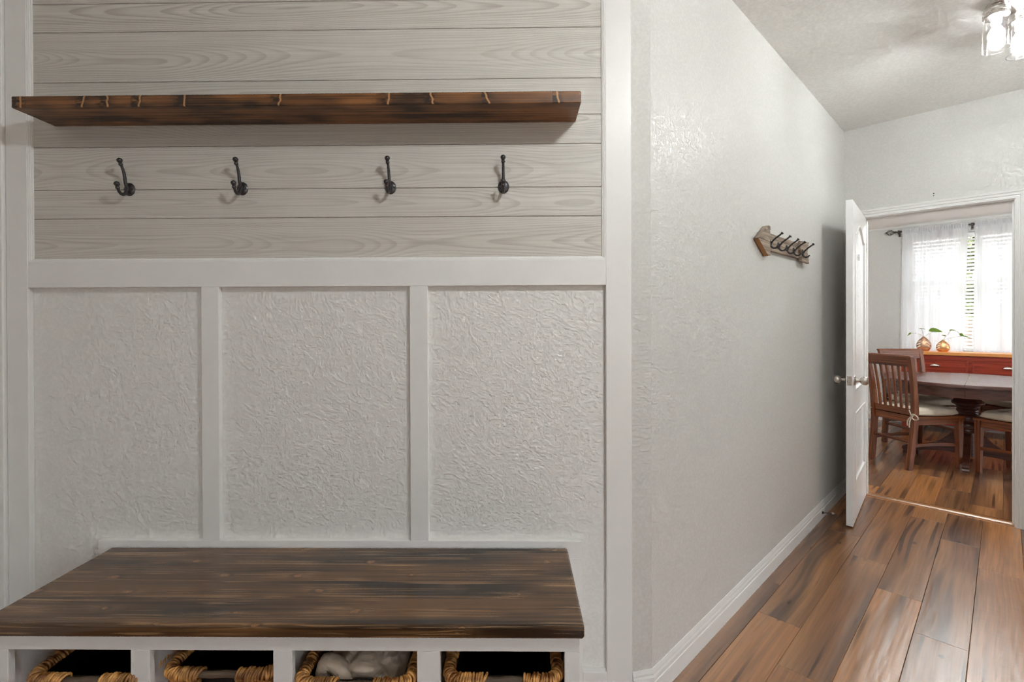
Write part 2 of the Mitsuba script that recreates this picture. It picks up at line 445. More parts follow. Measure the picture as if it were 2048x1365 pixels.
for c in range(-16, 22):
    v0 = -.9302 + PW * c
    o = col_off.get(c, None)
    if o is None: o = rng.uniform(0, 1.21)
    k0 = math.floor((-4.5 - o) / 1.213)
    for k in range(k0, 8):
        plank(o + 1.213 * k, o + 1.213 * (k + 1), v0, v0 + PW, room_uv)
dcol = {-1: 4.64, 0: 5.586 - .3, 1: 5.75, 2: 5.26, 3: 4.955, 4: 4.648, 5: 5.59}
dcol = {0: 4.643, 1: 5.586, 2: 5.26, 3: 4.955, 4: 4.648, 5: 5.59}
for c in range(-7, 17):
    v0 = -.844 + .1675 * c
    o = dcol.get(c, None)
    if o is None: o = 4.44 + rng.uniform(0, 1.21)
    for k in range(-3, 4):
        plank(o + 1.213 * k, o + 1.213 * (k + 1), v0, v0 + .1675, sbox(4.424, -1.9, UWIN, 1.9))
plank(4.30, 4.36, VJ0 - .005, VJ1 + .005, sbox(UE, -2, 4.36, 2))

th, uv = grain(trimesh.convex.convex_hull(np.array([(u, v, z) for v in (VJ0 - .004, VJ1 + .004) for u, z in ((4.352, 0), (4.352, .003), (4.365, .010), (4.415, .010), (4.428, .003), (4.428, 0))])), 900, 1)
tag(add('trim_1', uvw(th), 'm_floor', uv=uv), 'low wooden threshold strip across the doorway', None, None, 'structure')

# ------------------------------------------------------------------ walls, ceiling
TH = .115
def wall(name, poly, O, A, N, mat, label, t=TH):
    m = slab(poly, O, A, (0, 0, 1), N, t)
    m2, uv = planar(m, np.array(A) if abs(A[2]) < .5 else (1, 0, 0), (0, 0, 1))
    return struct(name, m2, mat, label, uv=uv)
wall('wall_back', sbox(XL0, 0, XR0, HC), (0, YA, 0), (1, 0, 0), (0, -1, 0), 'm_panel', 'mudroom wall of white board and batten below grey planks')
L = float(np.linalg.norm(C1 - C0)); a = (C1 - C0) / L
wall('wall_bend', sbox(0, 0, L, HC), (*C0, 0), (*a, 0), (a[1], -a[0], 0), 'm_wall', 'narrow angled strip of grey wall right of the white boards', .05)
wall('wall_hall', sbox(0, 0, UE - 1.4857, HC), (*C1, 0), (S2, S2, 0), (S2, -S2, 0), 'm_wall', 'long light grey hall wall with orange peel texture', .05)
end = sbox(-2.0, 0, 2.0, HC).difference(sbox(VJ0 - .02, -.1, VJ1 + .02, ZJ + .02))
wall('wall_end', end, W(UE, 0), (S2, -S2, 0), (-S2, -S2, 0), 'm_wall', 'end wall of the hall with the doorway to the dining room')
wall('wall_right', sbox(1.5, 0, UE, HC), W(0, VR), (S2, S2, 0), (-S2, S2, 0), 'm_wall', 'hall wall on the right outside the picture')
g = W(1.5, VR)[:2]
wall('wall_foyer_right', sbox(0, 0, 3.0 - g[0], HC), (*g, 0), (1, 0, 0), (0, -1, 0), 'm_wall', 'foyer wall behind the hall wall outside the picture')
wall('wall_foyer_side', sbox(-2.6, 0, .46, HC), (3.0, 0, 0), (0, 1, 0), (-1, 0, 0), 'm_wall', 'foyer side wall outside the picture')
wall('wall_left', sbox(-2.6, 0, YA + .1, HC), (XL0, 0, 0), (0, 1, 0), (1, 0, 0), 'm_wall', 'foyer wall left of the bench outside the picture')
fw = (.6, 2.8, .25, 2.2)
wall('wall_front', sbox(XL0, 0, 3.0, HC).difference(sbox(fw[0], fw[2], fw[1], fw[3])), (0, -2.6, 0), (1, 0, 0), (0, 1, 0), 'm_wall', 'front wall of the foyer behind the camera')
wv0, wv1, wz0, wz1 = -.86, .30, .92, 2.33
wwall = sbox(-2.0, 0, 2.0, HC).difference(sbox(wv0, wz0, wv1, wz1))
wall('wall_window', wwall, W(UWIN, 0), (S2, -S2, 0), (-S2, -S2, 0), 'm_wall', 'light grey dining room wall with the curtained window', .14)
wall('wall_dining_left', sbox(UD, 0, UWIN, HC), W(0, -1.9), (S2, S2, 0), (S2, -S2, 0), 'm_wall', 'dining room wall left of the doorway outside the picture')
dw = (5.2, 7.0, .1, 2.2)
wall('wall_dining_right', sbox(UD, 0, UWIN, HC).difference(sbox(dw[0], dw[2], dw[1], dw[3])), W(0, 1.9), (S2, S2, 0), (-S2, S2, 0), 'm_wall', 'dining room wall right of the doorway outside the picture')
m2, uv = planar(xy_slab(room.buffer(.12), HC, HC + .1), (1, 0, 0), (0, 1, 0))
struct('ceiling', m2, 'm_ceiling', 'white textured hall ceiling', uv=uv)
m2, uv = planar(xy_slab(dining.buffer(.05), HD, HD + .1), (1, 0, 0), (0, 1, 0))
struct('ceiling_dining', m2, 'm_plain', 'white dining room ceiling behind the doorway', uv=uv)

# boards of the bench wall
F = YA - .020
def wboard(name, x0, x1, z0, z1, y0=F, y1=YA, c=.0012, mat='m_trim'):
    return add(name, cbox(x0, x1, y0, y1, z0, z1, c), mat, 'wall_back')
wboard('stile', -1.752, -1.678, 0, HC); wboard('stile', .298, .384, 0, HC)
wboard('rail', -1.678, .298, 1.4120, 1.4990)
wboard('batten', -1.0800, -1.0199, .5455, 1.4120); wboard('batten', -.3671, -.3059, .5455, 1.4120)
wboard('ledger', -1.4406, .2162, .4880, .5455)
wboard('ledger_leg', .150, .2162, 0, .4880, F + .0004); wboard('ledger_leg', -1.4406, -1.370, 0, .4880, F + .0004)
wboard('base_board', .2162, .298, 0, .1020); wboard('base_board', -1.678, -1.4406, 0, .1020)
for k in list(scene):
    if k.startswith('wall_back__'): pass
# shiplap planks
zs = [1.5045, 1.649, 1.748, 1.8955, 1.995, 2.1177, 2.2901, 2.388, 2.515, HC]
for i, (z0, z1) in enumerate(zip(zs[:-1], zs[1:])):
    x0, x1 = -1.676, .297
    if i == 8: z1 -= .001
    m = trimesh.convex.convex_hull(np.array([(x, y, z) for x in (x0, x1) for y, zz in ((YA, 0), (YA - .0065, 0), (YA - .008, 1)) for z in ((z0 + .0006 + .0012 * zz), (z1 - .0006 - .0012 * zz))]))
    m2, uv = grain(m, 20 + i * 3, 0)
    add('plank', m2, 'm_shiplap', 'wall_back', uv=uv)
# stepped bead round the planks
bp = [(0, 0), (.0, .0105), (.0035, .0105), (.0045, .0085), (.0075, .0085), (.0085, .0055), (.0115, .0050), (.0125, .0)]
def bead(path, up): return sweep(path, bp, up=up)
yb = YA - .008
mb = sweep([(-1.678, yb, HC), (-1.678, yb, 1.499), (.298, yb, 1.499), (.298, yb, HC)], bp, up=(0, -1, 0))
add('bead', mb, 'm_trim', 'wall_back')
# quarter round in the corner at the far left
m = rbox(XL0 + .0005, -1.7535, F - .011, YA, .0, HC, .004)
tag(add('trim_2', m, 'm_trim', smooth=40), 'slim white corner bead at the far left of the board wall', None, None, 'structure')

# baseboards
bprof = [(0, 0), (.014, 0), (.014, .060), (.0125, .0620), (.0110, .0622), (.0110, .066), (.0105, .076), (.0075, .082), (.0070, .088), (.0045, .095), (.0028, .1), (0, .1)]
neg = lambda P: [(-w, h) for w, h in P][::-1]
def base(name, path, label):
    m = sweep([(*p, 0) for p in path], neg(bprof))
    return struct(name, m, 'm_trim', label)
base('baseboard_hall', [C0 + (0, 0), C1, E1], 'white moulded baseboard along the grey hall wall')
base('baseboard_end', [E1, W(UE, VJ0 - .066)[:2]], 'short white baseboard behind the open door')
base('baseboard_dining', [W(UWIN, -1.9)[:2], W(UWIN, 1.9)[:2]], 'white baseboard of the dining room wall')
base('baseboard_right', [W(UE, VJ1 + .066)[:2], W(UE, VR)[:2], W(1.5, VR)[:2]], 'white baseboard right of the doorway')

# doorway: jambs, stops, casing
jm = [cbox(UE, UD, VJ0 - .018, VJ0, 0, ZJ + .018), cbox(UE, UD, VJ1, VJ1 + .018, 0, ZJ + .018), cbox(UE, UD, VJ0, VJ1, ZJ, ZJ + .018)]
ds = [cbox(UE + .040, UE + .075, VJ0, VJ0 + .010, 0, ZJ, .001), cbox(UE + .040, UE + .075, VJ1 - .010, VJ1, 0, ZJ, .001), cbox(UE + .040, UE + .075, VJ0 + .010, VJ1 - .010, ZJ - .010, ZJ, .001)]
k = struct('trim_3', uvw(cat_(jm)), 'm_trim', 'white jamb lining the doorway to the dining room')
for d in ds: add('door_stop_strip', uvw(d), 'm_trim', k)
strike = cat_([cbox(UE + .004, UE + .034, VJ1 - .0012, VJ1 + .001, .885, .945, .0005)])
add('strike_plate', uvw(strike), 'm_nickel', k)
cp = [(0, 0), (0, .008), (.003, .0105), (.013, .0115), (.016, .009), (.020, .009), (.024, .0135), (.034, .0145), (.038, .0125), (.043, .0165), (.054, .0175), (.057, .015), (.057, 0)]
o = .004
def casing(u, sgn, name, label):
    pth = [W(u, VJ0 - o, 0), W(u, VJ0 - o, ZJ + o), W(u, VJ1 + o, ZJ + o), W(u, VJ1 + o, 0)]
    up = np.array([S2, S2, 0]) * sgn
    # left of the path must point away from the opening
    P = cp
    m = sweep(pth, P if sgn < 0 else neg(cp), up=up)
    return struct(name, m, 'm_trim', label)
casing(UE, -1, 'trim_4', 'white moulded casing round the doorway at the end of the hall')
casing(UD, 1, 'trim_5', 'white casing on the dining room side of the doorway')
mt = sweep([W(UWIN, -1.9, HD), W(UWIN, 1.9, HD)], [(0, 0), (0, -.022), (-.010, -.018), (-.014, -.008), (-.022, 0)])
tag(add('trim_6', mt, 'm_trim'), 'thin white moulding where dining room wall meets ceiling', None, None, 'structure')
for z in (2.150, 2.135):
    add('nail', place(lathe([(0, 0), (.0035, 0), (.0035, .003), (0, .005)], 10), np.linalg.inv(np.eye(4))), 'm_bronze', 'wall_end',
        to_world=T4().translate([float(q) for q in W(UE - .001, -.335, z)]).rotate([S2, -S2, 0], -90))

# ------------------------------------------------------------------ the open door
tag(thing('door_1', 'white panelled door swung open against the hall wall', 'door'), kind='structure'); labels['door_1'].pop('category')
D0, D1 = np.array([3.5845, -.655]), np.array([4.3435, -.711])
dt = (D1 - D0) / np.linalg.norm(D1 - D0); dn = np.array([-dt[1], dt[0]])       # dn: to +v, the visible face
DL = float(np.linalg.norm(D1 - D0)); DT = .035
def dleaf(m):
    """door coordinates: x from the leading edge to the hinge, y out of the visible face, z up"""
    m = m.copy(); p = np.array(m.vertices)
    q = D0 + p[:, :1] * dt + p[:, 1:2] * dn
    m.vertices = np.c_[q, p[:, 2]]
    return uvw(m)
def arch(x0, x1, z0, zs, zt, n=16):
    xs = np.linspace(x1, x0, n); w = (x1 - x0)
    return Polygon([(x0, z0), (x1, z0)] + [(x, zs + (zt - zs) * (.5 - .5 * math.cos(2 * math.pi * (x - x0) / w))) for x in xs])
up_o, lo_o = arch(.105, .650, .845, 1.845, 1.930), sbox(.105, .262, .650, .705)
leaf = sbox(0, .012, DL, 2.040)
mleaf = []
body = trimesh.creation.extrude_polygon(leaf.difference(up_o).difference(lo_o), DT, engine='earcut')
core = cat_([trimesh.creation.extrude_polygon(q.buffer(.003), DT - .018, engine='earcut') for q in (up_o, lo_o)])
def stand(m, y0):  # (a, b, c) -> (x, y=c+y0, z=b)
    m = m.copy(); p = np.array(m.vertices); m.vertices = np.stack([p[:, 0], p[:, 2] + y0, p[:, 1]], 1); m.faces = m.faces[:, ::-1]; return m
add('leaf', dleaf(stand(body, -DT)), 'm_door', 'door_1')
add('core', dleaf(stand(core, -DT + .009)), 'm_door', 'door_1')
def ring_mould(P, w=.022):
    outs = []
    a, b = P, P.buffer(-w, join_style='mitre')
    ra, rb = np.array(a.exterior.coords)[:-1], None
    prof = [(0, -.009), (0, .0015), (.004, .004), (.010, .0035), (.014, -.003), (w, -.009)]
    pts = ra if a.exterior.is_ccw else ra[::-1]
    n = len(pts); v = []
    for i in range(n):
        p, q, r = pts[i - 1], pts[i], pts[(i + 1) % n]
        t1, t2 = (q - p) / np.linalg.norm(q - p), (r - q) / np.linalg.norm(r - q)
        n1, n2 = np.array([-t1[1], t1[0]]), np.array([-t2[1], t2[0]])
        m = n1 + n2; m /= max(np.dot(m, n1), .3)
        v.append([(*(q + m * wv), h) for wv, h in prof])
    v = np.array(v).reshape(-1, 3); k = len(prof); f = []
    for i in range(n):
        for j in range(k - 1):
            a_, b_ = i * k + j, ((i + 1) % n) * k + j
            f += [[a_, b_, b_ + 1], [a_, b_ + 1, a_ + 1]]
    return trimesh.Trimesh(v, np.array(f), process=False)
for P in (up_o, lo_o):
    for side in (1, -1):
        m = ring_mould(P)
        if side == 1: m = stand(m, 0)
        else:
            p = np.array(m.vertices); m.vertices = np.stack([p[:, 0], -DT - p[:, 2], p[:, 1]], 1)
        add('moulding', dleaf(m), 'm_door', 'door_1', smooth=35)
    # raised vertical boards inside the panel
    minx, minz, maxx, maxz = P.bounds
    xs = np.linspace(minx + .03, maxx - .03, 7)
    inn = P.buffer(-.026, join_style='mitre')
    for x0, x1 in zip(xs[:-1], xs[1:]):
        q = inn.intersection(sbox(x0 + .002, 0, x1 - .002, 3))
        if q.geom_type == 'Polygon' and not q.is_empty:
            add('panel_board', dleaf(stand(trimesh.creation.extrude_polygon(q, .0035, engine='earcut'), -.0095)), 'm_door', 'door_1')
kn = [(0, 0), (.031, 0), (.031, .003), (.027, .007), (.013, .011), (.0105, .022), (.011, .030), (.017, .034), (.0245, .042), (.0275, .052), (.026, .062), (.019, .070), (.009, .0735), (0, .074)]
for side in (1, -1):
    m = lathe(kn, 28); p = np.array(m.vertices)
    m.vertices = np.stack([p[:, 0] + .062, (p[:, 2] if side == 1 else -DT - p[:, 2]), p[:, 1] + .915], 1)
    if side == 1: m.faces = m.faces[:, ::-1]
    add('knob', dleaf(m), 'm_nickel', 'door_1', smooth=50)
m = cat_([cbox(-.0014, .002, -DT / 2 - .0125, -DT / 2 + .0125, .887, .945, .0006), cbox(-.006, 0, -DT / 2 - .008, -DT / 2 + .006, .905, .927, .001)])
add('latch_plate', dleaf(m), 'm_nickel', 'door_1')
m = cat_([cbox(.315, .325, -.004, .004, 1.69, 1.735, .001), cbox(.302, .338, -.004, .003, 1.712, 1.720, .001)])
add('hook', dleaf(m), 'm_door', 'door_1')
for z in (.2, 1.02, 1.84):
    m = place(trimesh.creation.cylinder(.007, .09, sections=14), trimesh.transformations.translation_matrix([DL + .003, -.002, z]))
    add('hinge', dleaf(m), 'm_nickel', 'door_1', smooth=40)

# spring door stop
t = thing('door_stop', 'small brass rod door stop with white rubber tip on the hall baseboard', 'door stop')
a0, a1 = W(3.625, VW + .013, .040), W(3.700, VW + .062, .026)
add('base', tube([W(3.624, VW + .012, .040), a0 + (a1 - a0) * .06], .009, 14), 'm_bronze', t, smooth=40)
add('rod', tube([a0, a0 + (a1 - a0) * .85], .0032, 10), 'm_nickel', t, smooth=40)
add('tip', tube([a0 + (a1 - a0) * .84, a0 + (a1 - a0) * .9, a1], [.0055, .0065, .0055], 12), 'm_rubber', t, smooth=40)

# ------------------------------------------------------------------ shelf and hooks on the planks
tag(add('floating_shelf', rbox(-1.589, .199, YA - .008 - .146, YA - .008, 1.967, 2.0045, .004), 'm_shelf', smooth=35),
    'long dark-stained wooden shelf fixed across the grey planks', 'shelf')

def hook_parts():
    """coat hook in its own axes: x right, y into the wall (0 at the wall), z up, plate centre at the origin"""
    a = np.linspace(0, 2 * np.pi, 28, endpoint=False)
    def disc(rx, rz, y): return np.stack([rx * np.cos(a), np.full(28, y), rz * np.sin(a)], 1)
    plate = trimesh.convex.convex_hull(np.vstack([disc(.019, .0225, 0), disc(.019, .0225, -.002), disc(.015, .0185, -.0055), disc(.009, .011, -.0085)]))
    upper = smoothpath([(0, -.006, -.006), (0, -.013, .006), (0, -.0185, .020), (0, -.023, .045), (0, -.031, .065), (0, -.040, .082)], 22)
    lower = smoothpath([(0, -.006, .004), (0, -.014, -.010), (0, -.024, -.0225), (0, -.036, -.024), (0, -.047, -.014), (0, -.0525, .000)], 24)
    def ball(c, d):
        d = np.array(d, float) / np.linalg.norm(d)
        path = [np.array(c) + d * s for s in (-.0125, -.0105, -.0065, -.0042, -.002, .0012, .005, .009, .012, .0132)]
        return tube(path, [.0045, .0062, .0066, .0048, .0056, .0076, .0088, .0078, .0048, .0005], 16)
    up = cat_([tube(upper, np.linspace(.0058, .0040, 22), 12), ball(upper[-1], (0, -.35, 1))])
    lo = cat_([tube(lower, np.linspace(.0062, .0040, 24), 12), ball(lower[-1], (0, -.25, 1))])
    scr = cat_([place(lathe([(0, 0), (.0036, 0), (.003, .002), (0, .0026)], 10), np.array([[1, 0, 0, s * .0125], [0, 0, -1, -.0055], [0, 1, 0, 0], [0, 0, 0, 1.0]])) for s in (-1, 1)])
    return plate, up, lo, scr
hp = hook_parts()
hd = [ply(hp[0], 'm_iron', 35), ply(hp[1], 'm_iron', 45), ply(hp[2], 'm_iron', 45), ply(hp[3], 'm_iron', 40)]
hl = ['black double coat hook, first from the left below the dark shelf', 'black double coat hook, second from the left below the dark shelf',
      'black double coat hook, third from the left below the dark shelf', 'black double coat hook, rightmost of the four below the dark shelf']
for x, l in zip((-1.3325, -.9415, -.4325, -.047), hl):
    t = thing('coat_hook', l, 'coat hook', 'black coat hooks below the shelf')
    for nme, d in zip(('plate', 'upper_prong', 'lower_prong', 'screw'), hd):
        add(nme, d, None, t, to_world=T4().translate([x, YA - .008, 1.749]))

# ------------------------------------------------------------------ storage bench
YB = 1.222
t = thing('storage_bench', 'white cubby bench with a glossy dark-stained wooden seat against the wall', 'bench')
add('seat', rbox(-1.392, .1655, 1.205, 1.6262, .4885, .5235, .009), 'm_stain', t, smooth=35)
add('top_rail', cbox(-1.377, .1545, YB, YB + .019, .447, .4884, .001), 'm_trim', t)
def stilep(x0, x1): add('divider', cbox(x0, x1, YB + .0005, YB + .019, .03, .447, .001), 'm_trim', t)
for x0, x1 in ((-1.377, -1.320), (-1.0005, -.951), (-.631, -.582), (-.261, -.202), (.116, .1545)): stilep(x0, x1)
for x0, x1 in ((-1.377, -1.336), (-.985, -.967), (-.616, -.598), (-.241, -.223), (.128, .1505)):
    add('partition', cbox(x0, x1, YB + .019, 1.6255, .03, .488, .001), 'm_trim', t)
add('bottom', cbox(-1.336, .128, YB + .002, 1.625, .03, .055), 'm_trim', t)
add('back', cbox(-1.336, .128, 1.617, 1.6258, .055, .488), 'm_trim', t)
add('plinth', cbox(-1.370, .148, YB + .03, 1.62, 0, .03), 'm_trim', t)

# baskets
def rrect(w, d, r, n=10):
    pts = []
    for cx, cy, a0 in ((w / 2 - r, d / 2 - r, 0), (-w / 2 + r, d / 2 - r, 90), (-w / 2 + r, -d / 2 + r, 180), (w / 2 - r, -d / 2 + r, 270)):
        for q in np.linspace(0, 90, n): pts.append((cx + r * math.cos(math.radians(a0 + q)), cy + r * math.sin(math.radians(a0 + q))))
    return np.array(pts)
def resample(P, step, closed=True):
    Q = np.vstack([P, P[:1]]) if closed else P
    s = np.r_[0, np.cumsum(np.linalg.norm(np.diff(Q, axis=0), axis=1))]
    n = int(s[-1] / step); tt = np.linspace(0, s[-1], n, endpoint=not closed)
    return np.stack([np.interp(tt, s, Q[:, i]) for i in range(Q.shape[1])], 1)
BW, BD, BH = .285, .345, .325
def basket_meshes():
    rim = resample(rrect(BW, BD, .035), .0064)
    tang = np.roll(rim, -1, 0) - np.roll(rim, 1, 0); tang /= np.linalg.norm(tang, axis=1, keepdims=True)
    strands = []
    ang = np.linspace(0, 2 * np.pi, 15)
    g = np.random.default_rng(5)
    for p, d in zip(rim, tang):
        if p[1] < -BD / 2 + .02 and abs(p[0]) < .047: continue
        nrm = np.array([-d[1], d[0]]); lean = .35 + .25 * g.standard_normal()
        R = .0135 + .0012 * g.standard_normal(); jig = .0012 * g.standard_normal()
        ring = [np.array([*(p + nrm * R * math.cos(a) + d * (jig + lean * .008 * math.sin(a + .6))), R * math.sin(a)]) for a in ang]
        strands.append(tube(ring, 0.0033 + .0006 * g.random(), 7, caps=False))
    rope = cat_(strands)
    q = resample(rrect(BW, BD, .035), .006); gap = (q[:, 1] < -BD / 2 + .02) & (np.abs(q[:, 0]) < .047)
    st = int(np.argmax((q[:, 1] < -BD / 2 + .02) & (q[:, 0] >= .047))); q = np.roll(q, -st, 0)[np.roll(~gap, -st)]
    inner = [tube(np.c_[q, np.zeros(len(q))], .0085, 8)]
    rows = []
    for i in range(20):
        z = -.024 - i * .0145; s = 1 - .06 * i / 20
        P = resample(rrect(BW * s, BD * s, .035), .006)
        ph = np.arange(len(P)) * 2 * np.pi * (round(len(P) / 8)) / len(P) + (i % 2) * np.pi
        T_ = np.roll(P, -1, 0) - np.roll(P, 1, 0); T_ /= np.linalg.norm(T_, axis=1, keepdims=True)
        N_ = np.stack([T_[:, 1], -T_[:, 0]], 1)
        Q = P + N_ * (.0035 * np.sin(ph))[:, None]
        path = np.c_[Q, z + .0012 * np.cos(ph * .5)]
        if i in (0, 1, 2, 3):
            keep = ~((path[:, 1] < -BD / 2 * s + .02) & (np.abs(path[:, 0]) < .05 - .004 * i))
            # open hand hole at the front: start the row right of the hole
            st = int(np.argmax((path[:, 1] < -BD / 2 * s + .02) & (path[:, 0] > 0) & keep))
            path = np.roll(path, -st, 0); path = path[np.roll(keep, -st)]
        else: path = np.vstack([path, path[:1]])
        rows.append(tube(path, .0078, 7))
    body = cat_(rows)
    lin = []
    P = rrect(BW - .034, BD - .034, .025, 6); n = len(P)
    v = np.vstack([np.c_[P, np.full(n, .000)], np.c_[P * .95, np.full(n, -BH + .03)], [[0, 0, -BH + .03]]])
    f = []
    for j in range(n):
        a, b = j, (j + 1) % n
        f += [[a, a + n, b + n], [a, b + n, b], [a + n, 2 * n, b + n]]
    liner = solidify(v, np.array(f), .002)
    stick = tube([(x, -BD / 2 + .0 + .0008 * math.sin(x * 90), .0007 * math.sin(x * 60)) for x in np.linspace(-.062, .062, 14)], .0085, 12)
    band = []
    floor_ = cbox(-BW / 2 + .02, BW / 2 - .02, -BD / 2 + .02, BD / 2 - .02, -BH, -BH + .012, .003)
    return rope, cat_(inner), body, liner, stick, floor_
rope, core_, body_, liner_, stick_, bfloor = basket_meshes()
bd = [('rim', ply(rope, 'm_wicker', True)), ('woven_body', ply(body_, 'm_wicker', True)), ('liner', ply(liner_, 'm_liner', 35)), ('rim_core', ply(core_, 'm_wicker', True)), ('handle', ply(stick_, 'm_stick', 40)), ('bottom', ply(bfloor, 'm_wicker'))]
RZ = .3680
bl = ['woven rope basket with black lining in the leftmost bench cubby', 'woven rope basket with black lining in the second bench cubby from the left',
      'woven rope basket holding a taupe fleece blanket in the third bench cubby', 'woven rope basket with black lining in the rightmost bench cubby']
for (x, yf), l in zip(((-1.125, 1.222), (-.786, 1.246), (-.4215, 1.212), (-.041, 1.230)), bl):
    t = thing('wicker_basket', l, 'basket', 'woven baskets in the bench cubbies')
    for nme, d in bd: add(nme, d, None, t, to_world=T4().translate([x, yf + BD / 2, RZ]))
# fleece blanket in the third basket
def blob(c, r, amp, fr, seed, sub=5):
    m = trimesh.creation.icosphere(subdivisions=sub); p = np.array(m.vertices)
    q = np.sign(p) * np.abs(p) ** .75
    d = 1 + amp * (meshkit.fbm(p * fr, 3, seed) - .5)
    m.vertices = np.array(c) + q * d[:, None] * np.array(r); return m
t = thing('folded_blanket', 'taupe fleece blanket stuffed into the third basket', 'blanket')
bx, by = -.4215, 1.212 + BD / 2
mm = blob((bx + .014, by - .005, .340), (.112, .135, .068), .55, 1.6, 4)
p = np.array(mm.vertices)
fold = np.exp(-(((p[:, 0] - bx - .07) + (p[:, 2] - .376) * .9) / .008) ** 2) + .8 * np.exp(-(((p[:, 0] - bx - .03) - (p[:, 1] - by) * .5) / .012) ** 2)
p[:, 2] -= .012 * fold; mm.vertices = p
add('drape', mm, 'm_fleece', t, smooth=True)
ml = smoothpath([(bx - .100, by - .10, .311), (bx - .096, by - .115, .358), (bx - .080, by - .118, .388), (bx - .056, by - .122, .378), (bx - .036, by - .128, .336)], 20)
mf = tube(ml, np.interp(np.linspace(0, 1, 20), [0, .3, .6, 1], [.016, .024, .024, .02]), 16)
q = np.array(mf.vertices); q += (meshkit.fbm(q * 40, 3, 2)[:, None] - .5) * .008; mf.vertices = q
add('rolled_edge', mf, 'm_fleece', t, smooth=True)

# ------------------------------------------------------------------ arrow coat rack on the hall wall
t = thing('arrow_coat_rack', 'weathered wooden arrow with five black hooks on the grey hall wall', 'coat rack')
def rackboard(name, pts, w0, w1, ident, mat='m_rack'):
    P = Polygon(pts); m = trimesh.creation.extrude_polygon(P, w1 - w0, engine='earcut')
    p = np.array(m.vertices); m.vertices = np.stack([p[:, 0], VW + w0 + p[:, 2], p[:, 1]], 1); m.faces = m.faces[:, ::-1]
    m2, uv = grain(m, ident, 0)
    return add(name, uvw(m2), mat, t, uv=uv)
k = rackboard('arrow_head', [(2.436, 1.686), (2.565, 1.762), (2.603, 1.764), (2.603, 1.686)], .004, .026, 300)
k = rackboard('arrow_head', [(2.438, 1.6845), (2.603, 1.6845), (2.603, 1.616), (2.572, 1.614)], .004, .026, 301)
k = rackboard('shaft', [(2.595, 1.645), (3.20, 1.652), (3.20, 1.736), (2.595, 1.731)], .0, .018, 302)
k = rackboard('arrow_tail', [(3.095, 1.7465), (3.268, 1.756), (3.236, 1.699), (3.10, 1.697)], .016, .030, 303)
k = rackboard('arrow_tail', [(3.10, 1.695), (3.236, 1.697), (3.268, 1.630), (3.125, 1.634)], .016, .030, 304)
m = trimesh.creation.extrude_polygon(Polygon([(2.572, 1.6135), (2.4385, 1.6835), (2.437, 1.6835), (2.5705, 1.6125)]), .021, engine='earcut')
p = np.array(m.vertices); m.vertices = np.stack([p[:, 0], VW + .0045 + p[:, 2], p[:, 1]], 1); m.faces = m.faces[:, ::-1]
add('cut_edge', uvw(m), 'm_rawwood', t)
for u in (2.6209, 2.7485, 2.8868, 3.0076, 3.1276):
    w0 = VW + (.018 if u < 3.1 else .030)
    pl = place(lathe([(0, 0), (.017, 0), (.016, .003), (.009, .006), (0, .008)], 18), np.array([[1, 0, 0, u], [0, 0, 1, w0], [0, -1, 0, 1.684], [0, 0, 0, 1.0]]))
    upp = smoothpath([(u, w0 + .004, 1.672), (u, w0 + .012, 1.688), (u, w0 + .028, 1.704), (u, w0 + .044, 1.715), (u, w0 + .054, 1.722)], 16)
    low = smoothpath([(u, w0 + .004, 1.690), (u, w0 + .006, 1.668), (u, w0 + .016, 1.655), (u, w0 + .028, 1.655), (u, w0 + .036, 1.664)], 16)
    e = [(upp[-1] + np.array([0, .004, .003]) * s) for s in (-.5, 0, .6, 1.2, 1.6)]
    m = cat_([tube(upp, .0042, 10), tube(e, [.0042, .0052, .0078, .0078, .003], 12), tube(low, np.linspace(.0048, .004, 16), 10), pl])
    add('hook', uvw(m), 'm_iron', t, smooth=45)

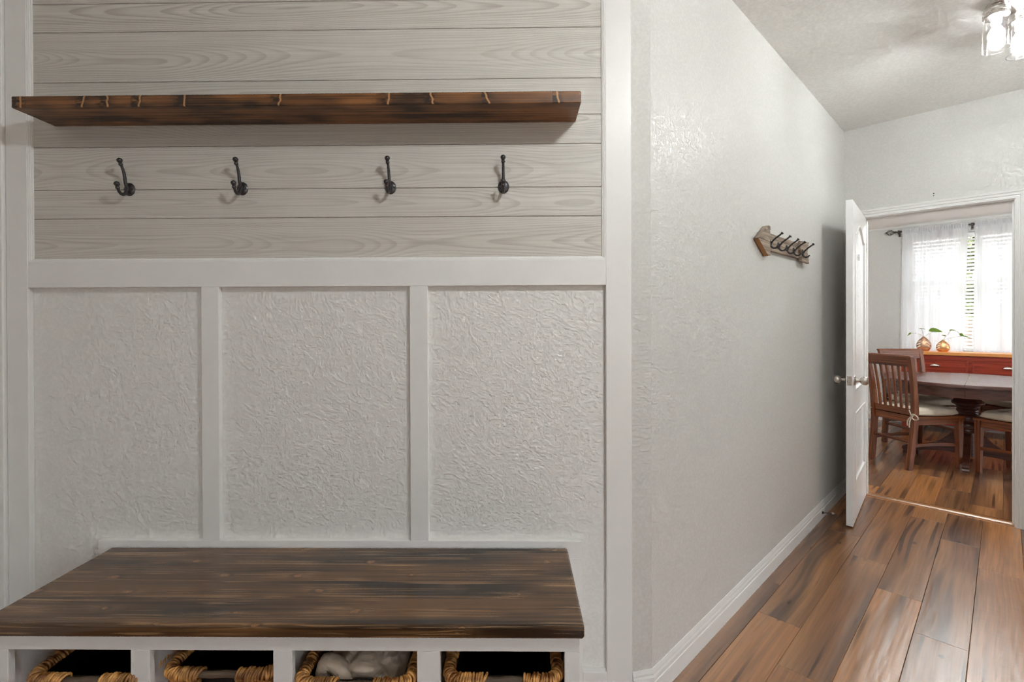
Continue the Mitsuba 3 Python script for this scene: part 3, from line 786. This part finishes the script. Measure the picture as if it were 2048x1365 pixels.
# ------------------------------------------------------------------ ceiling lights
def ceiling_light(cu, cv, ang0, label, zc, power):
    t = thing('ceiling_light', label, 'ceiling light')
    c = W(cu, cv)
    at = lambda m: place(m, rotz(0, (c[0], c[1], zc)))
    add('canopy', at(lathe([(0, 0), (.108, 0), (.116, -.004), (.116, -.014), (.108, -.019), (.055, -.024), (.03, -.030), (0, -.031)], 40)), 'm_chrome', t, smooth=40)
    for k in range(3):
        an = math.radians(ang0 + 120 * k)
        jc = W(cu + .0905 * math.cos(an), cv + .0905 * math.sin(an))
        at = lambda m: place(m, rotz(0, (jc[0], jc[1], zc)))
        h = add('lamp_holder', at(lathe([(0, -.020), (.030, -.020), (.040, -.030), (.0445, -.038), (.0445, -.050), (.0460, -.0515), (.0460, -.055), (.0445, -.0565), (.0445, -.062), (.0460, -.0635), (.0460, -.067), (.0445, -.0685), (.040, -.070), (.0, -.070)], 40)), 'm_chrome', t, smooth=30)
        r, z0, z1 = .0475, -.215, -.066
        jar = lathe([(.0415, z1), (.043, z1 - .010), (r, z1 - .022), (r, z0 + .003), (r - .001, z0), (r - .003, z0 + .001)], 40)
        add('jar', at(jar), 'm_glass', h, smooth=40)
        rimr = tube([(math.cos(q) * (r - .001), math.sin(q) * (r - .001), z0 + .001) for q in np.linspace(0, 2 * np.pi, 49)], .0014, 8, caps=False)
        add('jar_rim', at(rimr), {'type': 'dielectric', 'int_ior': 1.5}, h, smooth=True)
        add('socket', at(lathe([(0, -.07), (.0185, -.07), (.0185, -.098), (.016, -.100), (0, -.100)], 24)), 'm_rubber', h, smooth=40)
        bulb = lathe([(0, -.1)] + [(x_, z_) for x_, z_ in smoothpath([(.0132, -.100), (.0136, -.107), (.0185, -.119), (.0262, -.133), (.0298, -.149), (.0270, -.164), (.0165, -.1755), (.004, -.1800)], 22)] + [(0, -.1803)], 28)
        bulb = at(bulb); bulb.fix_normals()
        add('bulb', bulb, princ((.9, .9, .88), .4), h, smooth=40, emitter={'type': 'area', 'radiance': RGB(power * .95, power, power * 1.0)})
    return t
TC_ = (3.60, 3.90)
cl = np.array([3.103, .052])
a1 = math.degrees(math.atan2(-.0248 - cl[1], 3.0564 - cl[0]))
ceiling_light(cl[0], cl[1], a1, 'flush nickel ceiling light with clear glass jars in the hall', HC, BULB_HALL)
ceiling_light((TC_[0] + TC_[1]) * S2, (TC_[0] - TC_[1]) * S2, 20, 'matching flush jar ceiling light over the dining table, hidden behind the doorway head', HD, BULB_DINING)
c2 = np.array([.77, .33]); 
ceiling_light((c2[0] + c2[1]) * S2, (c2[0] - c2[1]) * S2, 20, 'matching flush jar ceiling light over the camera outside the picture', HC, BULB_ENTRY)

# ------------------------------------------------------------------ dining room: window, blind, curtains
tag(thing('window_1', 'white dining room window behind the sheer curtains', 'window'), kind='structure'); labels['window_1'].pop('category')
def ub(u0, u1, v0, v1, z0, z1, c=.001): return uvw(cbox(u0, u1, v0, v1, z0, z1, c))
fu0, fu1 = UWIN + .075, UWIN + .125
for a in ((wv0, wv0 + .045, wz0, wz1), (wv1 - .045, wv1, wz0, wz1)): add('frame', ub(fu0, fu1, *a), 'm_trim', 'window_1')
for a in ((wz0, wz0 + .05), (wz1 - .045, wz1)): add('frame', ub(fu0, fu1, wv0 + .045, wv1 - .045, *a), 'm_trim', 'window_1')
add('meeting_rail', ub(fu0, fu1, wv0 + .045, wv1 - .045, 1.735, 1.78), 'm_trim', 'window_1')
for z0, z1 in ((wz0 + .05, 1.735), (1.78, wz1 - .045)):
    v = np.array([W(UWIN + .10, a, z) for a, z in ((wv0 + .045, z0), (wv1 - .045, z0), (wv1 - .045, z1), (wv0 + .045, z1))])
    add('pane', trimesh.Trimesh(v, [[0, 1, 2], [0, 2, 3]], process=False), 'm_glass', 'window_1')
add('sill', ub(UWIN - .03, UWIN + .075, wv0 - .04, wv1 + .04, wz0 - .02, wz0, .003), 'm_trim', 'window_1')

t = thing('window_blind', 'white horizontal slat blind behind the sheer curtains', 'window blind')
add('head_rail', ub(UWIN + .008, UWIN + .062, wv0 + .012, wv1 - .012, wz1 - .05, wz1 - .004, .002), 'm_slat', t)
sl = trimesh.convex.convex_hull(np.array([(u, v, z) for v in (wv0 + .014, wv1 - .014) for u, z in ((-.020, -.0165), (-.0205, -.0140), (-.008, -.0030), (.006, .0072), (.0195, .0150), (.0205, .0125), (0, .0000))]))
sl = ply(uvw(sl), 'm_slat')
z = wz0 + .05
while z < wz1 - .06:
    add('slat', sl, None, t, to_world=T4().translate([float(q) for q in W(UWIN + .035, 0, z)])); z += .0425
add('bottom_rail', ub(UWIN + .012, UWIN + .058, wv0 + .014, wv1 - .014, wz0 + .008, wz0 + .026, .003), 'm_slat', t)
for v in (-.66, -.28, .10): add('cord', tube([W(UWIN + .0095, v, wz0 + .02), W(UWIN + .0095, v, wz1 - .03)], .0012, 6), 'm_slat', t)

ZR, UR = 2.405, 7.70
t = thing('curtain_rod', 'bronze curtain rod with open cage finials above the dining room window', 'curtain rod')
add('rod', tube([W(UR, -.965, ZR), W(UR, .47, ZR)], .0085, 14), 'm_bronze', t, smooth=40)
for sg, v0 in ((-1, -.965), (1, .47)):
    ms = []
    for k in range(6):
        a = k * math.pi / 3
        ms.append(tube([(UR + .034 * math.sin(math.pi * s) * math.cos(a + s), v0 + sg * (.004 + .085 * s), ZR + .034 * math.sin(math.pi * s) * math.sin(a + s)) for s in np.linspace(0, 1, 14)], .0032, 7))
    ms.append(tube([(UR, v0 - sg * .01, ZR), (UR, v0 + sg * .012, ZR)], .012, 12)); ms.append(tube([(UR, v0 + sg * .082, ZR), (UR, v0 + sg * .096, ZR)], [.008, .003], 10))
    add('finial', uvw(cat_(ms)), 'm_bronze', t, smooth=40)
for v in (-.93, -.262, .44):
    add('bracket', uvw(cat_([tube([(UR, v, ZR - .006), (UWIN, v, ZR - .006)], .006, 10), cbox(UWIN - .006, UWIN - .001, v - .011, v + .011, ZR - .05, ZR + .03, .001), cbox(UR - .012, UR + .012, v - .007, v + .007, ZR - .03, ZR + .018, .002)])), 'm_bronze', t, smooth=35)

def curtain(vt0, vt1, vb0, vb1, label, seed):
    t = thing('sheer_curtain', label, 'curtain', 'white sheer curtains at the dining room window')
    g = np.random.default_rng(seed); nu, nz = 220, 70
    s = np.linspace(0, 1, nu)
    ph = s * 2 * np.pi * 5.5 + 1.5 * np.sin(s * 7 + seed)
    fine = np.sin(s * 2 * np.pi * 26 + seed)
    zz = np.r_[np.linspace(.62, ZR - .035, nz - 14), np.linspace(ZR - .03, ZR + .028, 14)]
    V = []
    for z in zz:
        k = (z - .62) / (ZR - .62)
        a, b = vb0 + (vt0 - vb0) * k, vb1 + (vt1 - vb1) * k
        amp = .014 + .010 * (1 - k) if z < ZR - .03 else .0
        vv = a + (b - a) * s
        uu = UR + amp * (np.sin(ph + .6 * k) + .3 * np.sin(ph * 2.1 + 2 * k)) + .0015 * fine
        if z >= ZR - .03:   # rod pocket, gathered on the rod with a small header above it
            d = (z - ZR) / .012
            uu = UR - .0115 * (1 if abs(d) < 1 else math.exp(-(abs(d) - 1) ** 2 * .4)) + .005 * fine
        V.append(np.stack([uu, vv, np.full(nu, z) + (.004 * fine if z > ZR + .02 else 0)], 1))
    V = np.array(V); nzz = len(zz)
    i, j = np.meshgrid(np.arange(nzz - 1), np.arange(nu - 1), indexing='ij'); q = (i * nu + j).ravel()
    f = np.vstack([np.stack([q, q + 1, q + nu + 1], 1), np.stack([q, q + nu + 1, q + nu], 1)])
    m = uvw(trimesh.Trimesh(V.reshape(-1, 3), f, process=False))
    add('sheer_panel', m, 'm_curtain', t, smooth=True)
    hem = trimesh.Trimesh((V[:3] - [.002, 0, 0]).reshape(-1, 3), f[(f < 3 * nu).all(1)], process=False)
    add('hem', uvw(hem), 'm_curtain', t, smooth=True)
    pk = V[nz - 16:] - [.0025, 0, 0]
    ff = f[(f < len(pk) * nu).all(1)]
    add('rod_pocket', uvw(trimesh.Trimesh(pk.reshape(-1, 3), ff, process=False)), 'm_curtain', t, smooth=True)
curtain(-.893, -.292, -.92, -.345, 'left white sheer curtain panel at the dining room window', 3)
curtain(-.237, .44, -.258, .46, 'right white sheer curtain panel at the dining room window', 8)

# ------------------------------------------------------------------ sideboard with vases
t = thing('sideboard', 'red mahogany sideboard with metal cup pulls below the curtained window', 'sideboard')
SB0, SB1, SU0, SU1 = -.86, .40, 7.33, 7.66
wid = [500]
def mah(m): wid[0] += 1; m2, uv = grain(m, wid[0]); return uvw(m2), uv
def sb(name, m, parent=t, mat='m_mahog'):
    m2, uv = mah(m); return add(name, m2, mat, parent, uv=uv)
add('top', uvw(cbox(SU0 - .022, SU1 + .01, SB0 - .02, SB1 + .02, .894, .9290, .004)), 'm_orange', t)
add('carcass', mah(cbox(SU0, SU1, SB0, SB1, .10, .8935, .002))[0], 'm_mahog', t, uv=mah(cbox(SU0, SU1, SB0, SB1, .10, .8935, .002))[1])
for v0, v1 in ((-.835, -.282), (-.252, .372)):
    d = sb('drawer', cbox(SU0 - .006, SU0, v0, v1, .693, .856, .001))
    w = .018
    fr = cat_([cbox(SU0 - .014, SU0 - .006, v0, v1, .856 - w, .856, .002), cbox(SU0 - .014, SU0 - .006, v0, v1, .693, .693 + w, .002), cbox(SU0 - .014, SU0 - .006, v0, v0 + w, .693 + w, .856 - w, .002), cbox(SU0 - .014, SU0 - .006, v1 - w, v1, .693 + w, .856 - w, .002)])
    sb('frame', fr, d)
    vc = (v0 + v1) / 2 if v0 < -.5 else .029
    a = np.linspace(0, np.pi, 15); pts = []
    vv, ff = [], []
    for i, th_ in enumerate(np.linspace(0, np.pi / 2, 8)):
        for b in a: vv.append((SU0 - .006 - .024 * math.sin(th_) * math.sin(b) ** .6, vc + .043 * math.cos(b), .772 + .024 * math.cos(th_) * math.sin(b)))
    for i in range(7):
        for j in range(14): q = i * 15 + j; ff += [[q, q + 1, q + 16], [q, q + 16, q + 15]]
    cup = uvw(solidify(np.array(vv), np.array(ff), .0015)); trimesh.repair.fix_normals(cup)
    add('cup_pull', cup, 'm_nickel', d, smooth=40)
for v0, v1 in ((-.835, -.282), (-.252, .372)):
    d = sb('door', cbox(SU0 - .006, SU0, v0, v1, .15, .665, .001)); w = .05
    sb('frame', cat_([cbox(SU0 - .018, SU0 - .006, v0, v1, .665 - w, .665, .002), cbox(SU0 - .018, SU0 - .006, v0, v1, .15, .15 + w, .002), cbox(SU0 - .018, SU0 - .006, v0, v0 + w, .15 + w, .665 - w, .002), cbox(SU0 - .018, SU0 - .006, v1 - w, v1, .15 + w, .665 - w, .002)]), d)
for v in (SB0 + .03, SB1 - .03):
    for u in (SU0 + .03, SU1 - .03): sb('leg', cbox(u - .025, u + .025, v - .025, v + .025, 0, .10, .004))

def leaf_vase(u, v, r, h, label, seed, mat):
    t = thing('leaf_vase', label, 'vase', 'copper leaf-shaped vases on the sideboard')
    z0 = .9295; nt, nz = 72, 60
    def shell(side):
        vv, keep = [], []
        th_ = np.linspace(-1.30, 1.30, nt); ss = np.linspace(.02, 1, nz)
        for s in ss:
            rad = math.sin(math.pi * (.08 + .92 * s) ** .80) ** .62 * (1 if s < .7 else 1 - .5 * (s - .7)) if s < 1 else 0
            rad = max(rad, .05)
            for q in th_:
                vv.append((u + side * -.62 * r * rad * math.cos(q) + side * -.004, v + r * rad * math.sin(q) * 1.03, z0 + h * s))
        f = []
        for i in range(nz - 1):
            for j in range(nt - 1):
                s, q = ss[i], abs(th_[j])
                k = (s + .16 * q) * 5.2
                if .42 < q < 1.22 and .12 < s < .82 and (k - math.floor(k)) < .34: continue
                if .20 < q < .34 and .15 < s < .75 and ((s + .1) * 5.2) % 1 < .30: continue
                a = i * nt + j; f += [[a, a + 1, a + nt + 1], [a, a + nt + 1, a + nt]]
        m = uvw(solidify(np.array(vv), np.array(f), .0012 * side))
        return m
    add('leaf_shell', shell(1), mat, t, smooth=40); add('leaf_shell', shell(-1), mat, t, smooth=40)
    add('tube', uvw(place(lathe([(0, .004), (.010, .004), (.011, .01), (.011, h + .004), (.009, h + .004), (.009, .012), (0, .012)], 16), trimesh.transformations.translation_matrix([u, v, z0]))), mat, t, smooth=40)
    add('base', uvw(place(lathe([(0, 0), (.026, 0), (.026, .004), (0, .006)], 20), trimesh.transformations.translation_matrix([u, v, z0]))), mat, t, smooth=40)
    return z0 + h
zt1 = leaf_vase(7.5, -.670, .067, .168, 'taller copper leaf-shaped vase, left one on the sideboard', 1, 'm_copper')
zt2 = leaf_vase(7.46, -.497, .060, .134, 'shorter brighter copper leaf-shaped vase, right one on the sideboard', 2, 'm_gold')
def leafm(c, d, L_, wdt, roll=0.0, bendz=-.25, fold=.35):
    """pointed heart-shaped leaf from c along d (in u, v, z)"""
    d = np.array(d, float); d /= np.linalg.norm(d); sd = np.cross(d, [0, 0, 1.0]); sd /= np.linalg.norm(sd); up = np.cross(sd, d)
    sd, up = sd * math.cos(roll) + up * math.sin(roll), up * math.cos(roll) - sd * math.sin(roll)
    vv, ff = [], []; n = 12
    for i in range(n + 1):
        s = i / n; w = wdt * (math.sin(math.pi * s ** .62) ** .8 if 0 < s < 1 else .02)
        for k in (-1, -.5, 0, .5, 1): vv.append(np.array(c) + d * L_ * s + sd * w * k + up * (fold * w * abs(k) + bendz * L_ * s * s * .6))
    for i in range(n):
        for k in range(4): q = i * 5 + k; ff += [[q, q + 1, q + 6], [q, q + 6, q + 5]]
    return solidify(np.array(vv), np.array(ff), .0007)
def cutting(base_, stems, label):
    t = thing('plant_cutting', label, 'plant', 'leafy cuttings in the copper vases')
    for pts, leaves in stems:
        P = smoothpath([np.array(base_) + np.array(q) for q in pts], 14)
        st = add('stem', uvw(tube(P, .0014, 6)), 'm_stem', t, smooth=40)
        for (off, d, L_, wd, rl) in leaves:
            add('leaf', uvw(leafm(np.array(base_) + np.array(off), d, L_, wd, rl)), 'm_leaf', st, smooth=40)
cutting((7.5, -.670, zt1 - .01), [
    ([(0, 0, 0), (-.01, -.03, .035), (-.015, -.075, .048), (-.015, -.115, .053)], [((-.015, -.112, .052), (-.3, -.5, -.35), .055, .016, .9)]),
    ([(0, 0, 0), (.0, -.008, .05), (.0, -.020, .105)], [((0, -.020, .105), (-.3, -.8, .1), .030, .009, .3), ((0, -.020, .103), (-.2, .9, .05), .034, .010, .2)]),
    ([(0, 0, 0), (-.005, .03, .033), (-.01, .065, .058), (-.01, .088, .075)], [((-.01, .045, .088), (-.25, 1.0, -.06), .125, .034, .75)])],
    'pothos cutting with one broad yellow-green leaf in the taller copper vase')
cutting((7.46, -.497, zt2 - .01), [
    ([(0, 0, 0), (0, .02, .045), (0, .05, .090), (0, .072, .125), (-.003, .10, .122), (-.003, .14, .088)], [((0, .052, .122), (-.2, 1, .12), .055, .013, .5), ((-.003, .140, .088), (-.5, .8, -.5), .050, .015, .6), ((0, .022, .055), (-.4, -.9, .5), .040, .013, .5)]),
    ([(0, 0, 0), (0, .045, .030), (0, .105, .048), (0, .155, .055)], [((0, .150, .062), (-.2, 1, -.14), .085, .012, .4), ((0, .16, .058), (-.5, -.3, .6), .04, .013, .4)])],
    'thin pothos cutting with small dark leaves in the shorter copper vase')

# ------------------------------------------------------------------ dining table
TC = np.array([4.10, 4.43]); TA = 45.5      # seam direction, degrees
t = thing('dining_table', 'round dark cherry pedestal table with a reflective split top', 'table')
R_, Z0, Z1 = .62, .727, .757
def half(sg, r0, zlo, zhi, gap=.0007, inner=None):
    a = np.linspace(0, np.pi, 73)
    pts = [(r0 * math.cos(q), sg * (gap + (r0 - gap) * math.sin(q))) for q in a]
    P = Polygon(pts)
    if inner: P = P.difference(shapely.Point(0, 0).buffer(inner, 48))
    return P
def disc_half(sg):
    P = half(sg, R_, 0, 0)
    rings = []
    lay = [(0, Z0 + .004), (-.004, Z0), (0, Z0 + .006), (.001, Z0 + .012), (-.002, Z0 + .020), (-.006, Z1 - .002), (-.010, Z1)]
    hulls = np.vstack([np.c_[np.array(P.buffer(-max(-d, 0) if d < 0 else 0, join_style='mitre').exterior.coords)[:-1], np.full(len(P.buffer(-max(-d, 0) if d < 0 else 0, join_style='mitre').exterior.coords) - 1, z)] for d, z in lay if d <= 0])
    # keep the seam edge sharp: push inset points back to the seam
    y = hulls[:, 1]; near = np.abs(y) < .013
    hulls[near, 1] = sg * .0007
    return trimesh.convex.convex_hull(hulls)
MT = rotz(TA, (TC[0], TC[1], 0))
for sg in (1, -1):
    add('tabletop', place(disc_half(sg), MT), 'm_table', t)
    P = half(sg, R_ - .035, 0, 0, inner=R_ - .058)
    m = trimesh.creation.extrude_polygon(P, .085, engine='earcut'); m.apply_translation([0, 0, .642])
    add('apron', place(m, MT), 'm_table', t, smooth=30)
prof = [(0, .642), (.060, .642), (.060, .628), (.108, .626), (.113, .620), (.110, .612), (.098, .606), (.095, .600), (.100, .594), (.101, .586), (.093, .578), (.098, .566), (.112, .552), (.115, .540), (.108, .526), (.086, .516),
        (.080, .508), (.084, .500), (.080, .490), (.074, .484), (.079, .476), (.079, .468), (.073, .460), (.078, .450), (.078, .442), (.072, .434), (.083, .420), (.090, .402), (.086, .382), (.074, .370), (.084, .358), (.093, .340), (.091, .318), (.078, .304), (.080, .294), (.084, .286), (.082, .276), (.062, .270), (.062, .055), (.03, .05), (0, .05)]
add('pedestal', place(lathe(prof[::-1], 40), rotz(0, (TC[0], TC[1], 0))), 'm_table', t, smooth=35)
ft = Polygon([(.045, .268), (.085, .262), (.12, .238), (.165, .19), (.22, .145), (.29, .115), (.36, .098), (.41, .092), (.445, .083), (.465, .066), (.468, .045), (.455, .030), (.462, .018), (.458, .0), (.395, 0), (.388, .018), (.37, .036), (.33, .050), (.27, .062), (.20, .072), (.13, .075), (.045, .07)])
for k in range(4):
    m = trimesh.creation.extrude_polygon(ft, .046, engine='earcut'); p = np.array(m.vertices)
    m.vertices = np.stack([p[:, 0], p[:, 2] - .023, p[:, 1]], 1); m.faces = m.faces[:, ::-1]
    add('foot', place(m, rotz(TA + 90 * k, (TC[0], TC[1], 0))), 'm_table', t, smooth=25)

# ------------------------------------------------------------------ chairs
def chair_parts():
    out = []
    ci = [700]
    def w(name, m, ax=None):
        ci[0] += 1; m2, uv = grain(m, ci[0], ax); out.append((name, ply(m2, 'm_cherry', uv=uv)))
    curve = smoothpath([(0, -.262, 0), (0, -.238, .2), (0, -.222, .36), (0, -.218, .46), (0, -.226, .62), (0, -.247, .80), (0, -.283, .982)], 22)
    for s in (-1, 1):
        p = curve.copy(); p[:, 0] = s * (.180 + .030 * (p[:, 2] / .98)); w('rear_post', bend_rect(p, .036, np.interp(p[:, 2], [0, .46, .98], [.040, .046, .030])), 2)
    for s in (-1, 1):
        pts = np.array([(s * .207, .208 + .0 * z, z) for z in (0, .30, .445)])
        w('front_leg', bend_rect(pts, np.array([.034, .042, .042]), np.array([.030, .042, .042])), 2)
    w('seat_rail', cbox(-.186, .186, .196, .220, .385, .445, .002), 0); w('seat_rail', cbox(-.172, .172, -.232, -.208, .400, .452, .002), 0)
    for s in (-1, 1):
        m = cbox(-.011, .011, -.215, .19, .388, .445, .002); m.apply_transform(rotz(-s * 2.6)); m.apply_translation([s * .197, 0, 0]); w('seat_rail', m, 1)
    P = Polygon([(-.205, -.225), (.205, -.225), (.23, .232), (-.23, .232)]).buffer(.008, join_style='round')
    m = trimesh.creation.extrude_polygon(P, .016, engine='earcut'); m.apply_translation([0, 0, .4455]); w('seat', m, 0)
    ar = [(x, -.283 + .012 * (x / .21) ** 2 - .004, .949) for x in np.linspace(-.192, .192, 9)]
    vv = []
    rail = cat_([trimesh.convex.convex_hull(np.array([(x0, y0 + d, z) for (x0, y0) in ((a[0], a[1]), (b[0], b[1])) for d, z in ((-.012, .978), (.010, .978), (.010 + .015, .892), (-.010 + .012, .892))])) for a, b in zip(ar[:-1], ar[1:])])
    w('crest_rail', rail, 0)
    top = trimesh.convex.convex_hull(np.array([(s * x, y, z) for s in (-1, 1) for x, y, z in ((.232, -.305, .978), (.232, -.268, .978), (.228, -.302, .990), (.228, -.272, .990))]))
    w('crest_cap', top, 0)
    w('lower_rail', trimesh.convex.convex_hull(np.array([(s * .170, y, z) for s in (-1, 1) for y, z in ((-.232, .470), (-.208, .470), (-.234, .520), (-.212, .520))])), 0)
    for k in range(6):
        s = (k - 2.5) / 2.5
        p = smoothpath([(s * .128, -.221, .512), (s * .133, -.232, .64), (s * .140, -.247, .78), (s * .146, -.266, .90)], 12)
        w('slat', bend_rect(p, .021, .010), 2)
    w('stretcher', cbox(-.176, .176, -.247, -.229, .228, .252, .002), 0)
    for s in (-1, 1):
        p = np.array([(s * (.184 + .02 * (y + .24) / .44), y, .205 + .012 * (1 - ((y + .02) / .23) ** 2)) for y in np.linspace(-.238, .198, 9)])
        v = np.vstack([q + np.array([dx, 0, dz]) for q in p for dx, dz in ((-.009, -.013), (.009, -.013), (.009, .013), (-.009, .013))]); f = []
        for i in range(8):
            for j in range(4): a, b = 4 * i + j, 4 * i + (j + 1) % 4; f += [[a, b, b + 4], [a, b + 4, a + 4]]
        f += [[0, 2, 1], [0, 3, 2], [32, 33, 34], [32, 34, 35]]
        m = trimesh.Trimesh(v.reshape(-1, 3), np.array(f), process=False); trimesh.repair.fix_normals(m); w('stretcher', m, 1)
    return out
def cushion_parts():
    n = 60; g = np.linspace(-1, 1, n); X, Y = np.meshgrid(g, g, indexing='ij')
    k = .86
    px = X * np.sqrt(1 - .5 * (Y * k) ** 2 * .5) * .236; py = Y * np.sqrt(1 - .5 * (X * k) ** 2 * .5) * .215
    px = px * (1 - .06 * (1 - (Y + 1) / 2))
    e = np.clip((1 - np.abs(X) ** 8) * (1 - np.abs(Y) ** 8), 0, 1) ** .36
    dim = sum(np.exp(-((X - a) ** 2 + (Y - b) ** 2) / .018) for a in (-.5, 0, .5) for b in (-.5, 0, .5))
    h = e * (.050 - .022 * dim)
    top, bot = np.stack([px, py, .020 + h], -1).reshape(-1, 3), np.stack([px, py, .020 - e * .020], -1).reshape(-1, 3)
    top[:, 2] += (meshkit.fbm(top * 30, 2, 3) - .5) * .005
    i, j = np.meshgrid(np.arange(n - 1), np.arange(n - 1), indexing='ij'); q = (i * n + j).ravel()
    f = np.vstack([np.stack([q, q + n, q + n + 1], 1), np.stack([q, q + n + 1, q + 1], 1)])
    pad = trimesh.Trimesh(np.vstack([top, bot]), np.vstack([f, f[:, ::-1] + n * n]), process=False)
    edge = np.array([(i_, 0) for i_ in range(n)] + [(n - 1, j_) for j_ in range(1, n)] + [(i_, n - 1) for i_ in range(n - 2, -1, -1)] + [(0, j_) for j_ in range(n - 2, 0, -1)])
    pth = np.stack([px[edge[:, 0], edge[:, 1]], py[edge[:, 0], edge[:, 1]], np.full(len(edge), .020)], 1)
    piping = tube(np.vstack([pth, pth[:1]]), .0042, 6, caps=False)
    ties = []
    for s in (-1, 1):
        b = np.array([s * .206, -.245, .012])
        out = s
        loops = [[(0, .03, .005), (0, .0, .0), (out * .012, -.028, .0)], [(out * .012, -.028, 0), (out * .045, -.040, .018), (out * .070, -.035, -.012), (out * .040, -.030, -.030), (out * .012, -.028, 0)],
                 [(out * .012, -.028, 0), (-out * .010, -.040, -.03), (-out * .018, -.042, -.085)], [(out * .012, -.028, 0), (out * .004, -.040, .03), (-out * .006, -.038, .05), (out * .0, -.034, .025), (out * .012, -.028, 0)], [(out * .012, -.028, 0), (out * .004, -.042, -.045), (out * .0, -.043, -.100)]]
        ties.append(cat_([tube(smoothpath([b + np.array(q) for q in L_], 14), .0050, 7) for L_ in loops]))
    return [('pad', ply(pad, 'm_linen', True)), ('piping', ply(piping, 'm_linen', True)), ('tie', ply(ties[0], 'm_linen', 40)), ('tie', ply(ties[1], 'm_linen', 40))]
cp_, cu_ = chair_parts(), cushion_parts()
for loc, ang, l1, l2 in (((3.593, 4.395), -81.1, 'slat-back cherry dining chair nearest the open door, its back to the camera', 'tufted beige seat cushion tied to the chair nearest the open door'),
                         ((4.165, 3.985), 18.7, 'cherry dining chair cut off by the right door jamb, in front of the table', 'tufted beige seat cushion on the chair cut off by the right door jamb'),
                         ((4.075, 4.895), 180.0, 'cherry dining chair on the far side of the table before the sideboard', 'tufted beige seat cushion on the far chair before the sideboard'),
                         ((4.80, 4.62), 92.9, 'cherry dining chair right behind the table pedestal, facing left', 'tufted beige seat cushion on the chair right behind the table pedestal')):
    Mw = T4().translate([loc[0], loc[1], 0]).rotate([0, 0, 1], ang)
    t = thing('dining_chair', l1, 'chair', 'dining chairs round the table')
    for nme, d in cp_: add(nme, d, None, t, to_world=Mw)
    t = thing('seat_cushion', l2, 'cushion', 'beige cushions on the dining chairs')
    for nme, d in cu_: add(nme, d, None, t, to_world=Mw @ T4().translate([0, .004, .462]))

# ------------------------------------------------------------------ out of doors, seen through the blind
struct('ground', xy_slab(sbox(-30, -30, 40, 40).difference(everything.buffer(.12)), -.35, -.15), 'm_ground', 'pale ground outside the windows')
t = thing('garden_fence', 'grey garden fence outside the dining room window', 'fence')
for k in range(26):
    v = -2.0 + k * .152
    add('board', ub(13.0, 13.02, v, v + .148, -.15, 1.62, .003), 'm_fence', t)
t = thing('garden_shrub', 'green shrub outside the dining room window', 'shrub')
def shrub(c, r, n, seed):
    g = np.random.default_rng(seed); ms = []
    base_ = trimesh.Trimesh(np.array([(0, 0, 0), (.03, .012, .01), (.07, 0, 0), (.03, -.012, .01)]), [[0, 1, 2], [0, 2, 3]], process=False)
    for _ in range(n):
        d = g.standard_normal(3); d /= np.linalg.norm(d); q = np.array(c) + d * np.array(r) * g.uniform(.55, 1)
        M_ = trimesh.transformations.random_rotation_matrix(g.random(3)); M_[:3, 3] = q
        ms.append(place(base_, M_))
    return cat_(ms)
lm = shrub((10.9, -.38, 2.05), (.35, .20, .75), 2600, 1); add('foliage', uvw(lm), 'm_hedge', t); tag(t + '__foliage', kind='stuff')
add('trunk', uvw(tube([(10.9, -.42, -.15), (10.9, -.40, 1.0), (10.9, -.38, 2.3)], [.03, .025, .012], 10)), 'm_stem', t, smooth=40)
# plain windows outside the picture that let the day in
for nme, A, O, N, (a0, a1, z0, z1), lb in (('window_2', (1, 0, 0), (0, -2.66, 0), (0, 1, 0), fw, 'foyer window behind the camera'), ('window_3', (S2, S2, 0), W(0, 1.95), (-S2, S2, 0), dw, 'dining room glass door outside the picture')):
    tag(thing(nme, lb, 'window'), kind='structure'); labels[nme].pop('category')
    P = sbox(a0, z0, a1, z1).difference(unary_union([sbox(x0 + .05, z0 + .05, x1 - .03, z1 - .05) for x0, x1 in zip(np.linspace(a0, a1, 4)[:-1], np.linspace(a0, a1, 4)[1:])]))
    add('frame', slab(P, O, A, (0, 0, 1), N, .05), 'm_trim', nme)
